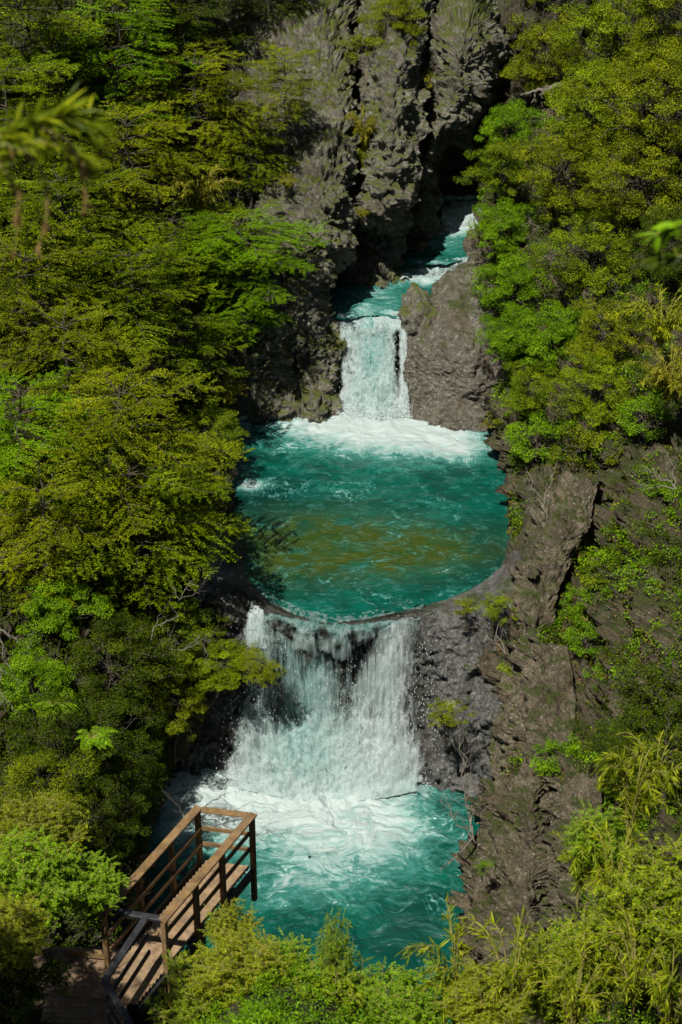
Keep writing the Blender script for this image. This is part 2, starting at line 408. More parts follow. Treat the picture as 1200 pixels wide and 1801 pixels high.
# ---- cliffs and rock
def cliff(rows, mat, step=.05, **kw):
    o, G = patch('cliff', rows, step, mat, **kw); tag(o, kind='structure'); return G
cliff([(-100, [(420, 60), (500, 60), (560, 60), (610, 61), (640, 63)]),
       (90, [(400, 55.5), (480, 55), (540, 54.7), (590, 55), (618, 56)]),
       (200, [(400, 53.5), (480, 52.6), (540, 52.2), (595, 52.4), (622, 53)]),
       (300, [(400, 51.8), (480, 50.9), (545, 50.4), (600, 50.6), (628, 51.6)]),
       (380, [(400, 50.8), (480, 50), (550, 49.4), (600, 49.6), (627, 50.6)]),
       (450, [(410, 50), (480, 49.3), (540, 48.9), (582, 49.2), (608, 50.4)]),
       (520, [(420, 49), (480, 48.5), (525, 48.4), (556, 49.1), (580, 50.3)]),
       (600, [(430, 48), (470, 47.8), (510, 48.1), (560, 48.4), (596, 49)]),
       (660, [(440, 47.5), (475, 47.6), (520, 48.1), (560, 47.8), (599, 48.3)]),
       (745, [(440, 46.6), (480, 46.8), (530, 47.1), (565, 46.9), (602, 47.4)])], M['rock'], skirt=2.5, disp=dict(flute=.12, big=.25, mid=.2, block=.2, seed=2))
cliff([(-100, [(600, 65), (632, 63.4), (660, 61), (720, 61), (780, 63)]),
       (60, [(600, 59), (632, 57.4), (656, 55.2), (710, 54.8), (752, 57)]),
       (130, [(600, 57.5), (634, 55.6), (656, 53.6), (705, 53.2), (736, 55)]),
       (200, [(605, 56.3), (636, 54.3), (658, 52.5), (706, 52.1), (739, 53.8)]),
       (290, [(610, 55.3), (638, 53.4), (658, 51.7), (700, 51.3), (740, 52.6)]),
       (350, [(612, 54.8), (636, 52.8), (656, 51.3), (695, 51.0), (731, 52.2)]),
       (385, [(612, 54.6), (634, 52.9), (654, 51.7), (692, 51.4), (720, 52.5)]),
       (405, [(612, 54.6), (632, 53.3), (652, 52.6), (690, 52.5), (716, 53.1)]),
       (450, [(608, 53.8), (628, 52.9), (650, 52.5), (690, 52.4), (712, 52.9)]),
       (510, [(600, 52.4), (620, 51.8), (645, 51.6), (690, 51.5), (712, 51.9)])], M['rock'], skirt=3, disp=dict(flute=.06, big=.2, mid=.2, block=.17, seed=5))
cliff([(-100, [(740, 68), (768, 66.5), (800, 64.5), (860, 64.5), (940, 68)]),
       (50, [(745, 60), (768, 58), (805, 56.2), (850, 57.0), (905, 61)]),
       (150, [(734, 57.6), (758, 56), (795, 54.3), (840, 55.2), (885, 59)]),
       (230, [(732, 56.6), (748, 55), (768, 53.6), (790, 54.2), (812, 56.4)]),
       (265, [(730, 56.4), (741, 54.8), (754, 53.6), (767, 54.1), (780, 55.9)]),
       (300, [(726, 56.2), (736, 54.8), (746, 53.7), (756, 54.1), (764, 55.9)]),
       (360, [(711, 55.9), (722, 54.9), (736, 54.3), (752, 54.6), (767, 56.0)]),
       (420, [(709, 55.3), (720, 54.8), (737, 54.5), (756, 54.6), (776, 55.6)])], M['rock'], skirt=4, disp=dict(big=.2, mid=.2, block=.2, seed=9, flute=.08))
# wall over the gorge and inside of the gap
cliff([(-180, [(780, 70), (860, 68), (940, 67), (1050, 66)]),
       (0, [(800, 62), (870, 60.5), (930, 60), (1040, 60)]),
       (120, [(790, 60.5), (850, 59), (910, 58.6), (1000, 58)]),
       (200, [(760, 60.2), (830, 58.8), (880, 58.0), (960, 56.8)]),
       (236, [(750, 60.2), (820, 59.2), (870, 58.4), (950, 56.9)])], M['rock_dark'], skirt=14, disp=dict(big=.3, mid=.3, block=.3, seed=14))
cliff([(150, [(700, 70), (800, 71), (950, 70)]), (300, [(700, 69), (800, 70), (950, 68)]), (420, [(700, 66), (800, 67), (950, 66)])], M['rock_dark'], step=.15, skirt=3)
# rock right of the upper fall
cliff([(395, [(845, 56), (856, 55), (885, 54), (930, 54)]),
       (430, [(832, 54.2), (850, 53.3), (890, 52.3), (935, 52.2)]), (480, [(797, 52.2), (830, 51.2), (868, 51), (930, 51)]),
       (530, [(752, 50.3), (790, 49.2), (842, 49.2), (915, 49.8)]), (600, [(720, 48.7), (765, 47.8), (830, 47.5), (900, 48.6)]),
       (660, [(719, 48.1), (770, 47.3), (828, 47.0), (895, 47.6)]), (705, [(721, 47.5), (770, 46.95), (822, 46.85), (880, 47.0)]), (760, [(722, 46.9), (775, 46.5), (825, 46.3), (880, 46.2)])], M['rock_grey_brown'], step=.06, skirt=2, disp=dict(big=.22, mid=.07, block=.05, fine=.07, seed=21))
# lit rock beside the right bank and the layered cliff below
cliff([(835, [(985, 39.9), (1020, 39.3), (1050, 39.0)]), (920, [(940, 38.9), (990, 37.6), (1035, 37.7)]),
       (1000, [(905, 37.7), (950, 36.4), (1000, 36.5)]), (1080, [(893, 36.2), (935, 35.2), (972, 35.3)]),
       (1165, [(890, 35.5), (940, 34.3), (985, 34.5)])], M['rock_brown'], step=.05, skirt=1.6, disp=dict(big=.2, mid=.2, block=.34, fine=.05, seed=25, strata=.06))
cliff([(1370, [(850, 30.9), (892, 30.2), (915, 29.8), (950, 29.85), (966, 30.70), (984, 29.70), (1060, 29.4)]),
       (1420, [(845, 30), (887, 29.4), (915, 29), (950, 29.05), (966, 29.90), (984, 28.90), (1060, 28.7)]),
       (1480, [(842, 29.4), (884, 28.8), (915, 28.4), (950, 28.45), (966, 29.30), (984, 28.30), (1060, 27.8)]),
       (1550, [(820, 28.7), (862, 28.1), (915, 27.7), (950, 27.75), (966, 28.60), (984, 27.60), (1060, 27)]),
       (1615, [(805, 28.1), (847, 27.4), (915, 27), (950, 27.05), (966, 27.90), (984, 26.90), (1060, 26.2)]),
       (1700, [(809, 27.4), (851, 26.6), (915, 26.3), (950, 26.35), (966, 27.20), (984, 26.20), (1060, 25.3)]),
       (1830, [(806, 26.8), (848, 25.8), (915, 25.5), (950, 25.55), (966, 26.40), (984, 25.40), (1060, 24.3)])], M['rock_brown'], step=.045, skirt=2, disp=dict(big=.12, mid=.16, block=.3, fine=.05, seed=31, strata=.26))
cliff([(1140, [(898, 35.4), (945, 34.2), (1000, 34.0)]), (1230, [(888, 34.3), (940, 33.0), (1012, 32.9)]),
       (1310, [(878, 33.7), (935, 32.1), (1008, 31.7)]), (1400, [(868, 32.8), (930, 30.9), (1000, 30.4)])], M['rock_brown'], step=.05, skirt=1.4, disp=dict(big=.24, mid=.18, block=.2, fine=.05, seed=83, strata=.03))
# ridge of rock holding the round pool, and the face the lower fall drops over
crest = [(385, 930, 4.9), (400, 985, 4.35), (440, 1036, 4.1), (500, 1070, 3.98), (570, 1093, 3.96), (640, 1089, 3.97), (700, 1076, 3.98), (760, 1064, 4.05), (820, 1048, 4.2), (874, 1016, 4.45), (915, 975, 5.2)]
Cc = np.array([P(x, y, z=z) for x, y, z in crest])
ctr = P(640, 930, z=4); 
inn = Cc.copy(); d = ctr - inn; d[:, 2] = 0; d /= np.linalg.norm(d, axis=1, keepdims=True); inn = inn + d * 1.3; inn[:, 2] = 2.9
inn2 = Cc + d * .35; inn2[:, 2] = Cc[:, 2] - .22
lip = [(350, 1020, 37.2), (376, 1045, 37.2), (428, 1062, 37.0), (493, 1090, 36.5), (570, 1111, 36.15), (640, 1107, 36.15), (702, 1094, 36.3), (768, 1086, 36.3), (830, 1085, 36.1), (885, 1060, 36.4), (930, 1020, 37.3)]
midr = [(320, 1150, 36.3), (355, 1180, 36.2), (410, 1190, 36.5), (480, 1195, 36.75), (570, 1200, 36.8), (640, 1198, 36.7), (720, 1190, 36.2), (790, 1185, 35.7), (850, 1170, 35.5), (900, 1150, 35.3), (950, 1130, 35.2)]
low = [(310, 1260, 36.1), (345, 1280, 35.9), (400, 1290, 36.1), (480, 1290, 36.3), (570, 1290, 36.4), (640, 1290, 36.3), (725, 1290, 35.7), (795, 1290, 35.1), (855, 1290, 34.8), (900, 1280, 34.4), (960, 1270, 34.0)]
bas = [(300, 1375, 35.3), (340, 1375, 35.3), (400, 1380, 35.4), (480, 1385, 35.4), (570, 1390, 35.4), (640, 1390, 35.3), (735, 1385, 35.0), (800, 1400, 34.6), (855, 1415, 34.2), (905, 1420, 33.6), (960, 1420, 33.2)]
C = np.array([inn, inn2, Cc] + [[P(*q) for q in r] for r in (lip, midr, low, bas)])
A = catmull(C, 190); A = np.swapaxes(catmull(np.swapaxes(A, 0, 1), 330), 0, 1)
N = normals(A); dsp = rock_disp(A, big=.12, mid=.16, block=.10, fine=.07, seed=50)
v = np.linspace(0, 6, 190)[:, None]; wgt = .10 + 1.0 * sstep(2.6, 3.8, v)
A = A + N * (dsp * wgt)[..., None]
xf0, xf1 = P(440, 1200, 36)[0], P(725, 1200, 36)[0]
wetv = sstep(xf0 - .9, xf0 - .1, A[..., 0]) * (1 - sstep(xf1 - .1, xf1 + .9, A[..., 0] + .4 * fbm(A * 1.5, 3, 9)))
tag(mesh_obj('cliff', A.reshape(-1, 3), grid_faces(*A.shape[:2]), M['rock_wet'], attrs=dict(wet=wetv.ravel())), kind='structure')

def wall_rows(pts, out):
    R_ = []
    for x, y in pts:
        Y = P(x, y, z=3.7)[1]; R_.append([(x, y, Y), (x + out * .45, y - 6, Y - .9), (x + out, y - 12, Y - 1.8), (x + out * 1.5, y - 16, Y - 2.4)])
    return R_
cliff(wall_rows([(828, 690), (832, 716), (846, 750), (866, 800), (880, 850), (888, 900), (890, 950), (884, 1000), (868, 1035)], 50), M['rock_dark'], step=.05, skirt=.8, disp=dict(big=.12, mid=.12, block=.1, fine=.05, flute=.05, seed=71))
# ---- boulders (things)
def boulder(label, px, py, Y, r, mat, seed, amp=.22, cat='boulder'):
    n = 60; th = np.linspace(0, math.pi, n)[:, None]; ph = np.linspace(0, 2 * math.pi, 2 * n, endpoint=False)[None, :]
    D = np.stack([np.sin(th) * np.cos(ph), np.sin(th) * np.sin(ph), np.cos(th) + 0 * ph], -1)
    G = D * np.array(r) * (1 + amp * fbm(D * 1.3 + seed * 7.1, 3, seed) + amp * .5 * (cells(D * 2.2 + seed, seed)[0] - .5) + .03 * fbm(D * 9, 3))[..., None]
    o = mesh_obj('boulder', G.reshape(-1, 3), grid_faces(n, 2 * n, True), mat)
    o.location = P(px, py, Y); tag(o, label, cat); return o
boulder('smooth dark wet boulder beside the right edge of the upper waterfall', 738, 566, 49.45, (.62, 1.0, .90), M['rock'], 6, .30)
boulder('brown boulder standing in the small pool above the upper waterfall', 733, 438, 54.2, (.42, .5, .28), M['rock_brown'], 5)
boulder('reddish brown rock under the bright green leaves at the right edge of the gorge stream', 833, 432, 53.9, (.32, .4, .5), M['rock_brown'], 8)
boulder('small grey stone with a white patch among the grasses of the lower right bank', 1048, 1443, 26.2, (.22, .2, .15), M['rock'], 11)
boulder('pale stone half hidden by the leaves to the right of the wooden platform', 418, 1690, 19.6, (.22, .2, .16), M['rock_brown'], 13)

# ------------------------------------------------------------------ water
def blobs_w(pts, bl, z):
    v = 0
    for (px, py, rx, ry, w) in bl:
        c = P(px, py, z=z); ex = abs(P(px + rx, py, z=z)[0] - c[0]); ey = abs(P(px, py - ry, z=z)[1] - c[1])
        v = v + w * np.exp(-((pts[..., 0] - c[0]) / ex) ** 2 - ((pts[..., 1] - c[1]) / ey) ** 2)
    return v
def pool(name, outline, z, foamb, bedb=(), deep_shade_b=(), nr=130, na=520, amp=.05, zf=None, chop=.12, seed=0, flow=(1, 1)):
    O = np.array([P(x, y, z=z) for x, y in outline]); k = len(O)
    ext = np.concatenate([O[-2:], O, O[:3]]); 
    t = np.linspace(0, k, na, endpoint=False); i = t.astype(int); f = (t - i)[:, None]
    p0, p1, p2, p3 = ext[i + 1], ext[i + 2], ext[i + 3], ext[(i + 4)]
    E = .5 * (2 * p1 + (p2 - p0) * f + (2 * p0 - 5 * p1 + 4 * p2 - p3) * f ** 2 + (3 * p1 - p0 - 3 * p2 + p3) * f ** 3)
    c = O.mean(0); r = np.linspace(.002, 1, nr)[:, None, None] ** .8
    G = c + (E[None] - c) * r
    Q = G * np.array([flow[0], flow[1], 1.])
    w = Q + .5 * np.stack([fbm(Q * .8, 3, seed + 1), fbm(Q * .8 + 50, 3, seed + 2), 0 * Q[..., 0]], -1)
    cover = blobs_w(G, foamb, z)
    n = .5 + .42 * fbm(w * 1.6, 5, seed + 3, .6); rd = ridged(w * np.array([1.6, 2.2, 1]), 4, seed + 4)
    tex = .55 * n + .45 * sstep(.1, .95, rd)
    foam = np.clip(cover * (.55 + .75 * tex), 0, 1.25)
    fleck = sstep(.62, .8, ridged(w * np.array([2.2, 6.5, 1]), 3, seed + 8)) * sstep(.1, .5, fbm(w * 1.1, 3, seed + 9)) * .6
    foam = np.clip(foam + fleck * .6, 0, 1.25)
    bed = np.clip(blobs_w(G, bedb, z) * (1 + .8 * fbm(w * 1.2, 3, seed + 5)), 0, 1) if bedb else 0 * n
    deep_shade = np.clip(blobs_w(G, deep_shade_b, z), 0, 1) if deep_shade_b else 0 * n
    hz = amp * fbm(w * np.array([.9, 1.6, 1]), 5, seed + 6) + chop * np.clip(cover, 0, 1.2) * fbm(w * 1.7, 4, seed + 7) + .02 * ridged(w * np.array([2.5, 5, 1]), 3, seed + 10)
    if zf is not None: hz = hz + zf(G)
    G[..., 2] += hz
    o = mesh_obj(name, G.reshape(-1, 3), grid_faces(nr, na, True), M['water'], attrs=dict(foam=foam.ravel(), bed=bed.ravel(), deep_shade=deep_shade.ravel()))
    tag(o, kind='structure'); return o
pool('water', [(395, 770), (390, 850), (388, 930), (402, 1000), (436, 1036), (470, 1058), (500, 1069), (525, 1083), (552, 1087), (585, 1096), (615, 1088), (645, 1091), (675, 1080), (705, 1079), (735, 1067), (762, 1065), (800, 1050), (830, 1043), (885, 1012), (905, 930), (895, 850), (870, 770), (850, 715), (760, 700), (660, 700), (590, 700), (500, 700), (440, 720)], 4.0,
     [(650, 722, 110, 22, 1.1), (690, 765, 165, 34, 1.0), (560, 745, 90, 18, .6), (800, 790, 60, 22, .5), (740, 740, 120, 25, .5), (440, 852, 32, 10, .75), (650, 900, 400, 200, .10)],
     [(550, 945, 160, 42, 1.0), (740, 965, 140, 34, .95), (480, 990, 90, 45, .5), (620, 1000, 120, 30, .4)], [(450, 880, 110, 55, .95), (870, 975, 60, 60, .8), (540, 1000, 90, 40, .2)], nr=150, na=640, seed=3, flow=(1, 1.1), amp=.06, chop=.07)  # last list paints the side walls' shadows into the pool colour
pool('water', [(230, 1300), (400, 1310), (560, 1315), (740, 1320), (900, 1380), (900, 1500), (870, 1620), (860, 1760), (700, 1900), (400, 1900), (200, 1700), (180, 1500), (190, 1380)], 0.0,
     [(560, 1355, 190, 42, 1.25), (400, 1375, 170, 60, 1.05), (320, 1350, 90, 45, .7), (590, 1430, 140, 62, .75), (600, 1500, 120, 60, .45), (540, 1560, 110, 45, .32), (360, 1440, 130, 70, .6), (700, 1460, 60, 60, .3), (800, 1500, 80, 120, .10)],
     deep_shade_b=[(790, 1390, 70, 40, .7), (720, 1650, 120, 80, .5)], nr=200, na=760, seed=23, chop=.08, amp=.09)
pool('water', [(560, 510), (560, 550), (600, 562), (640, 556), (680, 556), (715, 560), (740, 530), (790, 495), (800, 478), (760, 482), (700, 482), (600, 475)], 6.3,
     [(745, 492, 45, 10, .9), (660, 515, 70, 20, .42), (650, 550, 70, 18, .5)], deep_shade_b=[(585, 500, 25, 20, .9), (640, 492, 60, 6, .7)], nr=70, na=300, seed=31, amp=.03)  # dark spots paint in the shade under the overhanging rock
pool('water', [(690, 470), (740, 468), (800, 462), (850, 440), (870, 400), (860, 385), (800, 385), (740, 390), (690, 400)], 6.62,
     [(800, 403, 40, 7, 1.0), (780, 420, 60, 25, .48), (760, 462, 50, 6, .5)], deep_shade_b=[(715, 415, 16, 22, .9)], nr=60, na=260, seed=37, amp=.03)
pool('water', [(770, 354), (845, 353), (900, 351), (880, 344), (800, 344), (760, 347)], 7.5, [(810, 345, 60, 10, .7)], deep_shade_b=[(800, 330, 90, 30, 1)], nr=40, na=140, seed=41, amp=.03)  # cave shade is put into the water colour here

# ---- waterfalls: each a thing of curtains, foam and spray
def curtain(rows, parent, cover, teal, step=.06, name='water_curtain', bulge=.12, seed=0, mat=None, dy=None):
    C = np.array([[P(*q[:2], Y=q[2]) if q[2] is not None else P(*q[:2], z=q[3]) for q in r] for r in rows])
    if dy: C[..., 1] -= np.array(dy)[:, None]
    lu = np.linalg.norm(np.diff(C, axis=1), axis=-1).sum(1).max(); lv = np.linalg.norm(np.diff(C, axis=0), axis=-1).sum(0).max()
    nu, nv = max(12, int(lu / step)), max(12, int(lv / step))
    A = np.swapaxes(catmull(np.swapaxes(catmull(C, nv), 0, 1), nu), 0, 1)
    N = normals(A); A = A + N * (bulge * fbm(A * np.array([2.2, 2.2, .5]), 4, seed) + .05 * fbm(A * np.array([9, 9, 2]), 3, seed + 3))[..., None]
    u = np.linspace(0, 1, nu)[None, :] + 0 * A[..., 0]; v = np.linspace(0, 1, nv)[:, None] + 0 * A[..., 0]
    cv = cover(u, v, A); tl = teal(u, v, A)
    off = np.array(parent.location)
    return mesh_obj(name, A.reshape(-1, 3) - off, grid_faces(nv, nu), mat or M['fall'], parent, dict(cover=cv.ravel(), teal=tl.ravel()))
OCT = np.array([[1, 0, 0], [-1, 0, 0], [0, 1, 0], [0, -1, 0], [0, 0, 1], [0, 0, -1]], float)
OCF = np.array([[0, 2, 4], [2, 1, 4], [1, 3, 4], [3, 0, 4], [2, 0, 5], [1, 2, 5], [3, 1, 5], [0, 3, 5]])
def drops(pts, rad, parent, name='spray', stretch=1.5):
    n = len(pts); S = np.ones((n, 3)) * rad[:, None]; S[:, 2] *= stretch
    V = (pts[:, None] + OCT[None] * S[:, None]).reshape(-1, 3) - np.array(parent.location)
    F = (OCF[None] + 6 * np.arange(n)[:, None, None]).reshape(-1, 3)
    return tag(mesh_obj(name, V, F, M['spray'], parent), kind='stuff')
# lower fall
f1 = empty('waterfall', P(575, 1358, z=0)); tag(f1, 'wide lower waterfall spilling from the round pool over dark wet rock', 'waterfall')
tp = [(405, 1110, 36.6), (440, 1075, 36.5), (480, 1105, 36.2), (530, 1135, 36.1), (580, 1150, 36.0), (640, 1140, 36.0), (690, 1095, 36.0), (735, 1085, 35.9), (755, 1110, 35.9)]
m1 = [(398, 1190, 36.0), (435, 1175, 36.0), (480, 1190, 36.0), (530, 1200, 36.05), (580, 1210, 36.05), (640, 1200, 36.0), (695, 1180, 35.75), (738, 1180, 35.7), (765, 1190, 35.6)]
m2 = [(390, 1270, 35.75), (430, 1265, 35.7), (480, 1272, 35.75), (530, 1275, 35.8), (580, 1280, 35.8), (640, 1275, 35.7), (700, 1268, 35.4), (742, 1265, 35.3), (765, 1270, 35.25)]
bt = [(380, 1362, 35.2), (425, 1374, 35.0), (480, 1386, 34.8), (530, 1394, 34.7), (580, 1396, 34.7), (640, 1394, 34.7), (705, 1384, 34.75), (748, 1374, 34.8), (775, 1365, 34.8)]
edge = lambda u, a=.12, b=.1: sstep(0, a, u) * sstep(0, b, 1 - u)
def cov1(u, v, A):
    mid = np.exp(-((u - .5) / .24) ** 2)
    c = .55 - .22 * mid * (1 - sstep(.0, .32, v)) + .14 * sstep(.5, 1, v) + .14 * fbm(A * np.array([1.5, 1.5, .3]), 3, 77)
    c = c - .18 * sstep(.78, .95, u) * sstep(.2, .6, v)
    c = c - .10 * (1 - sstep(0, .5, u)) * (1 - sstep(.4, .9, v))
    return np.clip(c * (.15 + .85 * edge(u + .03 * noise(A * 1.5, 66), .14, .26)) + .15 * sstep(.85, 1, v), 0, 1)
curtain([tp, m1, m2, bt], f1, cov1, lambda u, v, A: .75 * np.exp(-((u - .38) / .22) ** 2) + .0 * v, seed=3)
sh = lambda r, d: [(x, y, Y - d) for x, y, Y in r]
curtain([tp, m1, m2, bt], f1, dy=(.08, .18, .26, .3), cover=lambda u, v, A: np.clip((cov1(u, v, A) - .16), 0, 1), teal=lambda u, v, A: .3 + 0 * u, seed=9)
n = 1300; u = RNG.uniform(0, 1, n); v = RNG.uniform(0, 1, n) ** .8
Cg = np.array([[P(*q) for q in r] for r in (tp, m1, m2, bt)]); A = np.swapaxes(catmull(np.swapaxes(catmull(Cg, 60), 0, 1), 60), 0, 1)
pt = A[(v * 59).astype(int), (u * 59).astype(int)] + RNG.normal(0, [.1, .22, .08], (n, 3)) - np.array([0, .2, 0])
drops(pt, RNG.uniform(.003, .0085, n), f1, stretch=5)
n = 120; pt = np.array([P(x, y, Y) for x, y, Y in zip(RNG.normal(770, 38, n), RNG.uniform(1080, 1370, n), RNG.uniform(34.6, 35.6, n))]); drops(pt, RNG.uniform(.003, .008, n), f1, stretch=4)
n = 3500; xx = RNG.uniform(395, 760, n); hh = np.abs(RNG.normal(0, .28, n)); bz = np.array([P(x, 1368, z=0) for x in xx]); bz[:, 2] = hh; bz[:, 1] -= np.abs(RNG.normal(.1, .3, n))
drops(bz, RNG.uniform(.004, .011, n), f1, stretch=1.3)
# thin films and dribbles over the lip
curtain([[(440, 1022, None, 4.02), (500, 1058, None, 4.02), (570, 1080, None, 4.02), (640, 1077, None, 4.02), (705, 1064, None, 4.02), (752, 1052, None, 4.02)],
         [(442, 1046, 37.45), (500, 1078, 36.62), (570, 1101, 36.1), (640, 1097, 36.15), (705, 1085, 36.45), (752, 1073, 36.7)],
         [(444, 1080, 36.75), (500, 1112, 36.2), (570, 1132, 35.95), (640, 1128, 35.95), (705, 1112, 35.95), (754, 1100, 35.95)],
         [(446, 1150, 36.1), (500, 1170, 36.0), (570, 1185, 35.9), (640, 1180, 35.9), (705, 1160, 35.85), (756, 1145, 35.75)]],
        f1, lambda u, v, A: np.clip(.46 + .5 * (1 - sstep(.15, .5, v + .12 * noise(A * 3, 4))) + .22 * fbm(A * np.array([2.5, 2.5, .4]), 3, 5), 0, 1) * edge(u) * (1 - .9 * sstep(.6, 1, v + .25 * noise(A * 3, 8))), lambda u, v, A: 1 - .5 * sstep(.3, .9, v), name='water_film', seed=12, bulge=.02, mat=M['film'], dy=(0, .10, .16, .12))
# small spout at the left of the rim
curtain([[(440, 1050, 37.1), (458, 1062, 36.9), (470, 1075, 36.8)], [(430, 1085, 36.55), (448, 1095, 36.45), (470, 1105, 36.4)], [(425, 1130, 36.3), (450, 1140, 36.2), (478, 1140, 36.15)]],
        f1, lambda u, v, A: .72 * edge(u, .3, .3) + 0 * v, lambda u, v, A: .1 + 0 * u, name='water_film', step=.04, bulge=.03)
# upper fall
f2 = empty('waterfall', P(660, 716, z=4)); tag(f2, 'narrow upper waterfall between the grey cliff and the brown rock', 'waterfall')
t0 = [(594, 548, 49.6), (612, 550, 49.58), (640, 546, 49.65), (665, 544, 49.7), (690, 545, 49.65), (708, 549, 49.5), (718, 556, 49.3)]
t2 = [(592, 560, 49.25), (612, 566, 49.2), (640, 560, 49.35), (665, 556, 49.4), (690, 556, 49.4), (712, 560, 49.2), (722, 570, 49.0)]
a2 = [(594, 600, 48.8), (615, 602, 48.8), (640, 600, 48.85), (665, 600, 48.85), (690, 600, 48.8), (709, 600, 48.75), (720, 605, 48.65)]
b2 = [(594, 655, 48.3), (615, 657, 48.2), (640, 658, 48.1), (665, 658, 48.1), (690, 657, 48.15), (709, 655, 48.2), (722, 655, 48.1)]
c2 = [(592, 724, 47.5), (615, 729, 47.4), (640, 732, 47.3), (665, 732, 47.3), (690, 730, 47.3), (711, 727, 47.4), (724, 722, 47.5)]
def cov2(u, v, A):
    gap = np.exp(-((u - .74) / .045) ** 2) * sstep(.12, .3, v) * (1 - sstep(.72, .95, v))
    return np.clip((.53 + .12 * v + .12 * fbm(A * np.array([2, 2, .3]), 3, 8) - .36 * gap) * (.35 + .65 * edge(u + .03 * noise(A * 2, 67), .12, .12)) + .3 * (1 - sstep(.08, .3, v)), 0, 1)
curtain([t0, t2, a2, b2, c2], f2, cov2, lambda u, v, A: np.clip(.95 * np.exp(-((u - .45) / .22) ** 2) + .9 * (1 - sstep(0, .25, v)), 0, 1), seed=15, step=.045, bulge=.08)
curtain([t2, a2, b2, c2], f2, dy=(.06, .12, .18, .2), cover=lambda u, v, A: np.clip(cov2(u, v, A) - .2 + .08 * v, 0, 1), teal=lambda u, v, A: .35 + 0 * u, seed=18, step=.045, bulge=.08)
n = 600; u = RNG.uniform(0, 1, n); v = RNG.uniform(0, 1, n)
Cg = np.array([[P(*q) for q in r] for r in (t2, a2, b2, c2)]); A = np.swapaxes(catmull(np.swapaxes(catmull(Cg, 60), 0, 1), 60), 0, 1)
drops(A[(v * 59).astype(int), (u * 59).astype(int)] + RNG.normal(0, [.12, .2, .08], (n, 3)) - np.array([0, .15, 0]), RNG.uniform(.003, .008, n), f2, stretch=5)
n = 120; drops(np.array([P(x, y, Y) for x, y, Y in zip(RNG.normal(745, 25, n), RNG.uniform(620, 722, n), RNG.uniform(46.8, 47.3, n))]), RNG.uniform(.004, .011, n), f2)
n = 3000; xx = RNG.uniform(592, 725, n); hh = np.abs(RNG.normal(0, .16, n)); bz = np.array([P(x, 724, z=4) for x in xx]); bz[:, 2] += hh; bz[:, 1] -= np.abs(RNG.normal(.1, .3, n))
drops(bz, RNG.uniform(.005, .014, n), f2, stretch=1.0)
# farthest little fall in front of the gap
f3 = empty('waterfall', P(805, 404, z=6.62)); tag(f3, 'small white cascade in front of the dark gap at the head of the gorge', 'waterfall')
curtain([[(776, 362, 56.6), (795, 356, 56.6), (815, 355, 56.4), (835, 352, 56.2), (850, 350, 56)],
         [(775, 380, 56.1), (795, 378, 56.1), (815, 377, 55.9), (835, 374, 55.8), (852, 370, 55.6)],
         [(773, 408, 55.6), (795, 409, 55.5), (815, 409, 55.4), (835, 406, 55.3), (852, 400, 55.3)]], f3,
        lambda u, v, A: np.clip(.62 + .2 * fbm(A * np.array([3, 3, .8]), 3, 8), 0, 1) * (.6 + .4 * edge(u)), lambda u, v, A: .15 + 0 * u, step=.04, seed=19)
# rapid between the two small pools
f4 = empty('rapid', P(750, 480, z=6.4)); tag(f4, 'low white rapid joining the two small pools above the upper waterfall', 'rapid')
curtain([[(700, 461, 53.0), (740, 460, 53.0), (790, 456, 53.1), (830, 452, 53.2)], [(698, 474, 52.6), (740, 474, 52.6), (785, 470, 52.7), (822, 465, 52.8)], [(696, 492, 52.1), (740, 493, 52.1), (782, 489, 52.2), (812, 482, 52.4)]],
        f4, lambda u, v, A: np.clip(.45 + .2 * v + .2 * fbm(A * 2, 3, 8), 0, 1) * (.6 + .4 * edge(u)), lambda u, v, A: .6 - .5 * v, step=.04, seed=29)
# mist of the lower fall
m = NT('mist'); 
vol = m.n('ShaderNodeVolumePrincipled'); vol.inputs['Color'].default_value = (.9, .95, .95, 1)
tc = m.n('ShaderNodeTexCoord'); gr = m.n('ShaderNodeTexGradient', gradient_type='SPHERICAL'); m.l(tc.outputs['Object'], gr.inputs[0])
m.l(m.math('MULTIPLY', m.math('POWER', gr.outputs['Fac'], 1.2), 1.5), vol.inputs['Density']); m.l(vol.outputs[0], m.out.inputs['Volume'])
def mist(px, py, Y, r, parent):
    n = 24; th = np.linspace(0, math.pi, n)[:, None]; ph = np.linspace(0, 2 * math.pi, 2 * n, endpoint=False)[None, :]
    D = np.stack([np.sin(th) * np.cos(ph), np.sin(th) * np.sin(ph), np.cos(th) + 0 * ph], -1)
    o = mesh_obj('mist', D.reshape(-1, 3), grid_faces(n, 2 * n, True), m.m, parent); o.scale = r; o.location = Vector(P(px, py, Y)) - parent.location
    tag(o, kind='stuff')
mist(540, 1335, 35.0, (3.2, 1.2, .9), f1); mist(655, 705, 47.4, (1.3, .8, .5), f2)

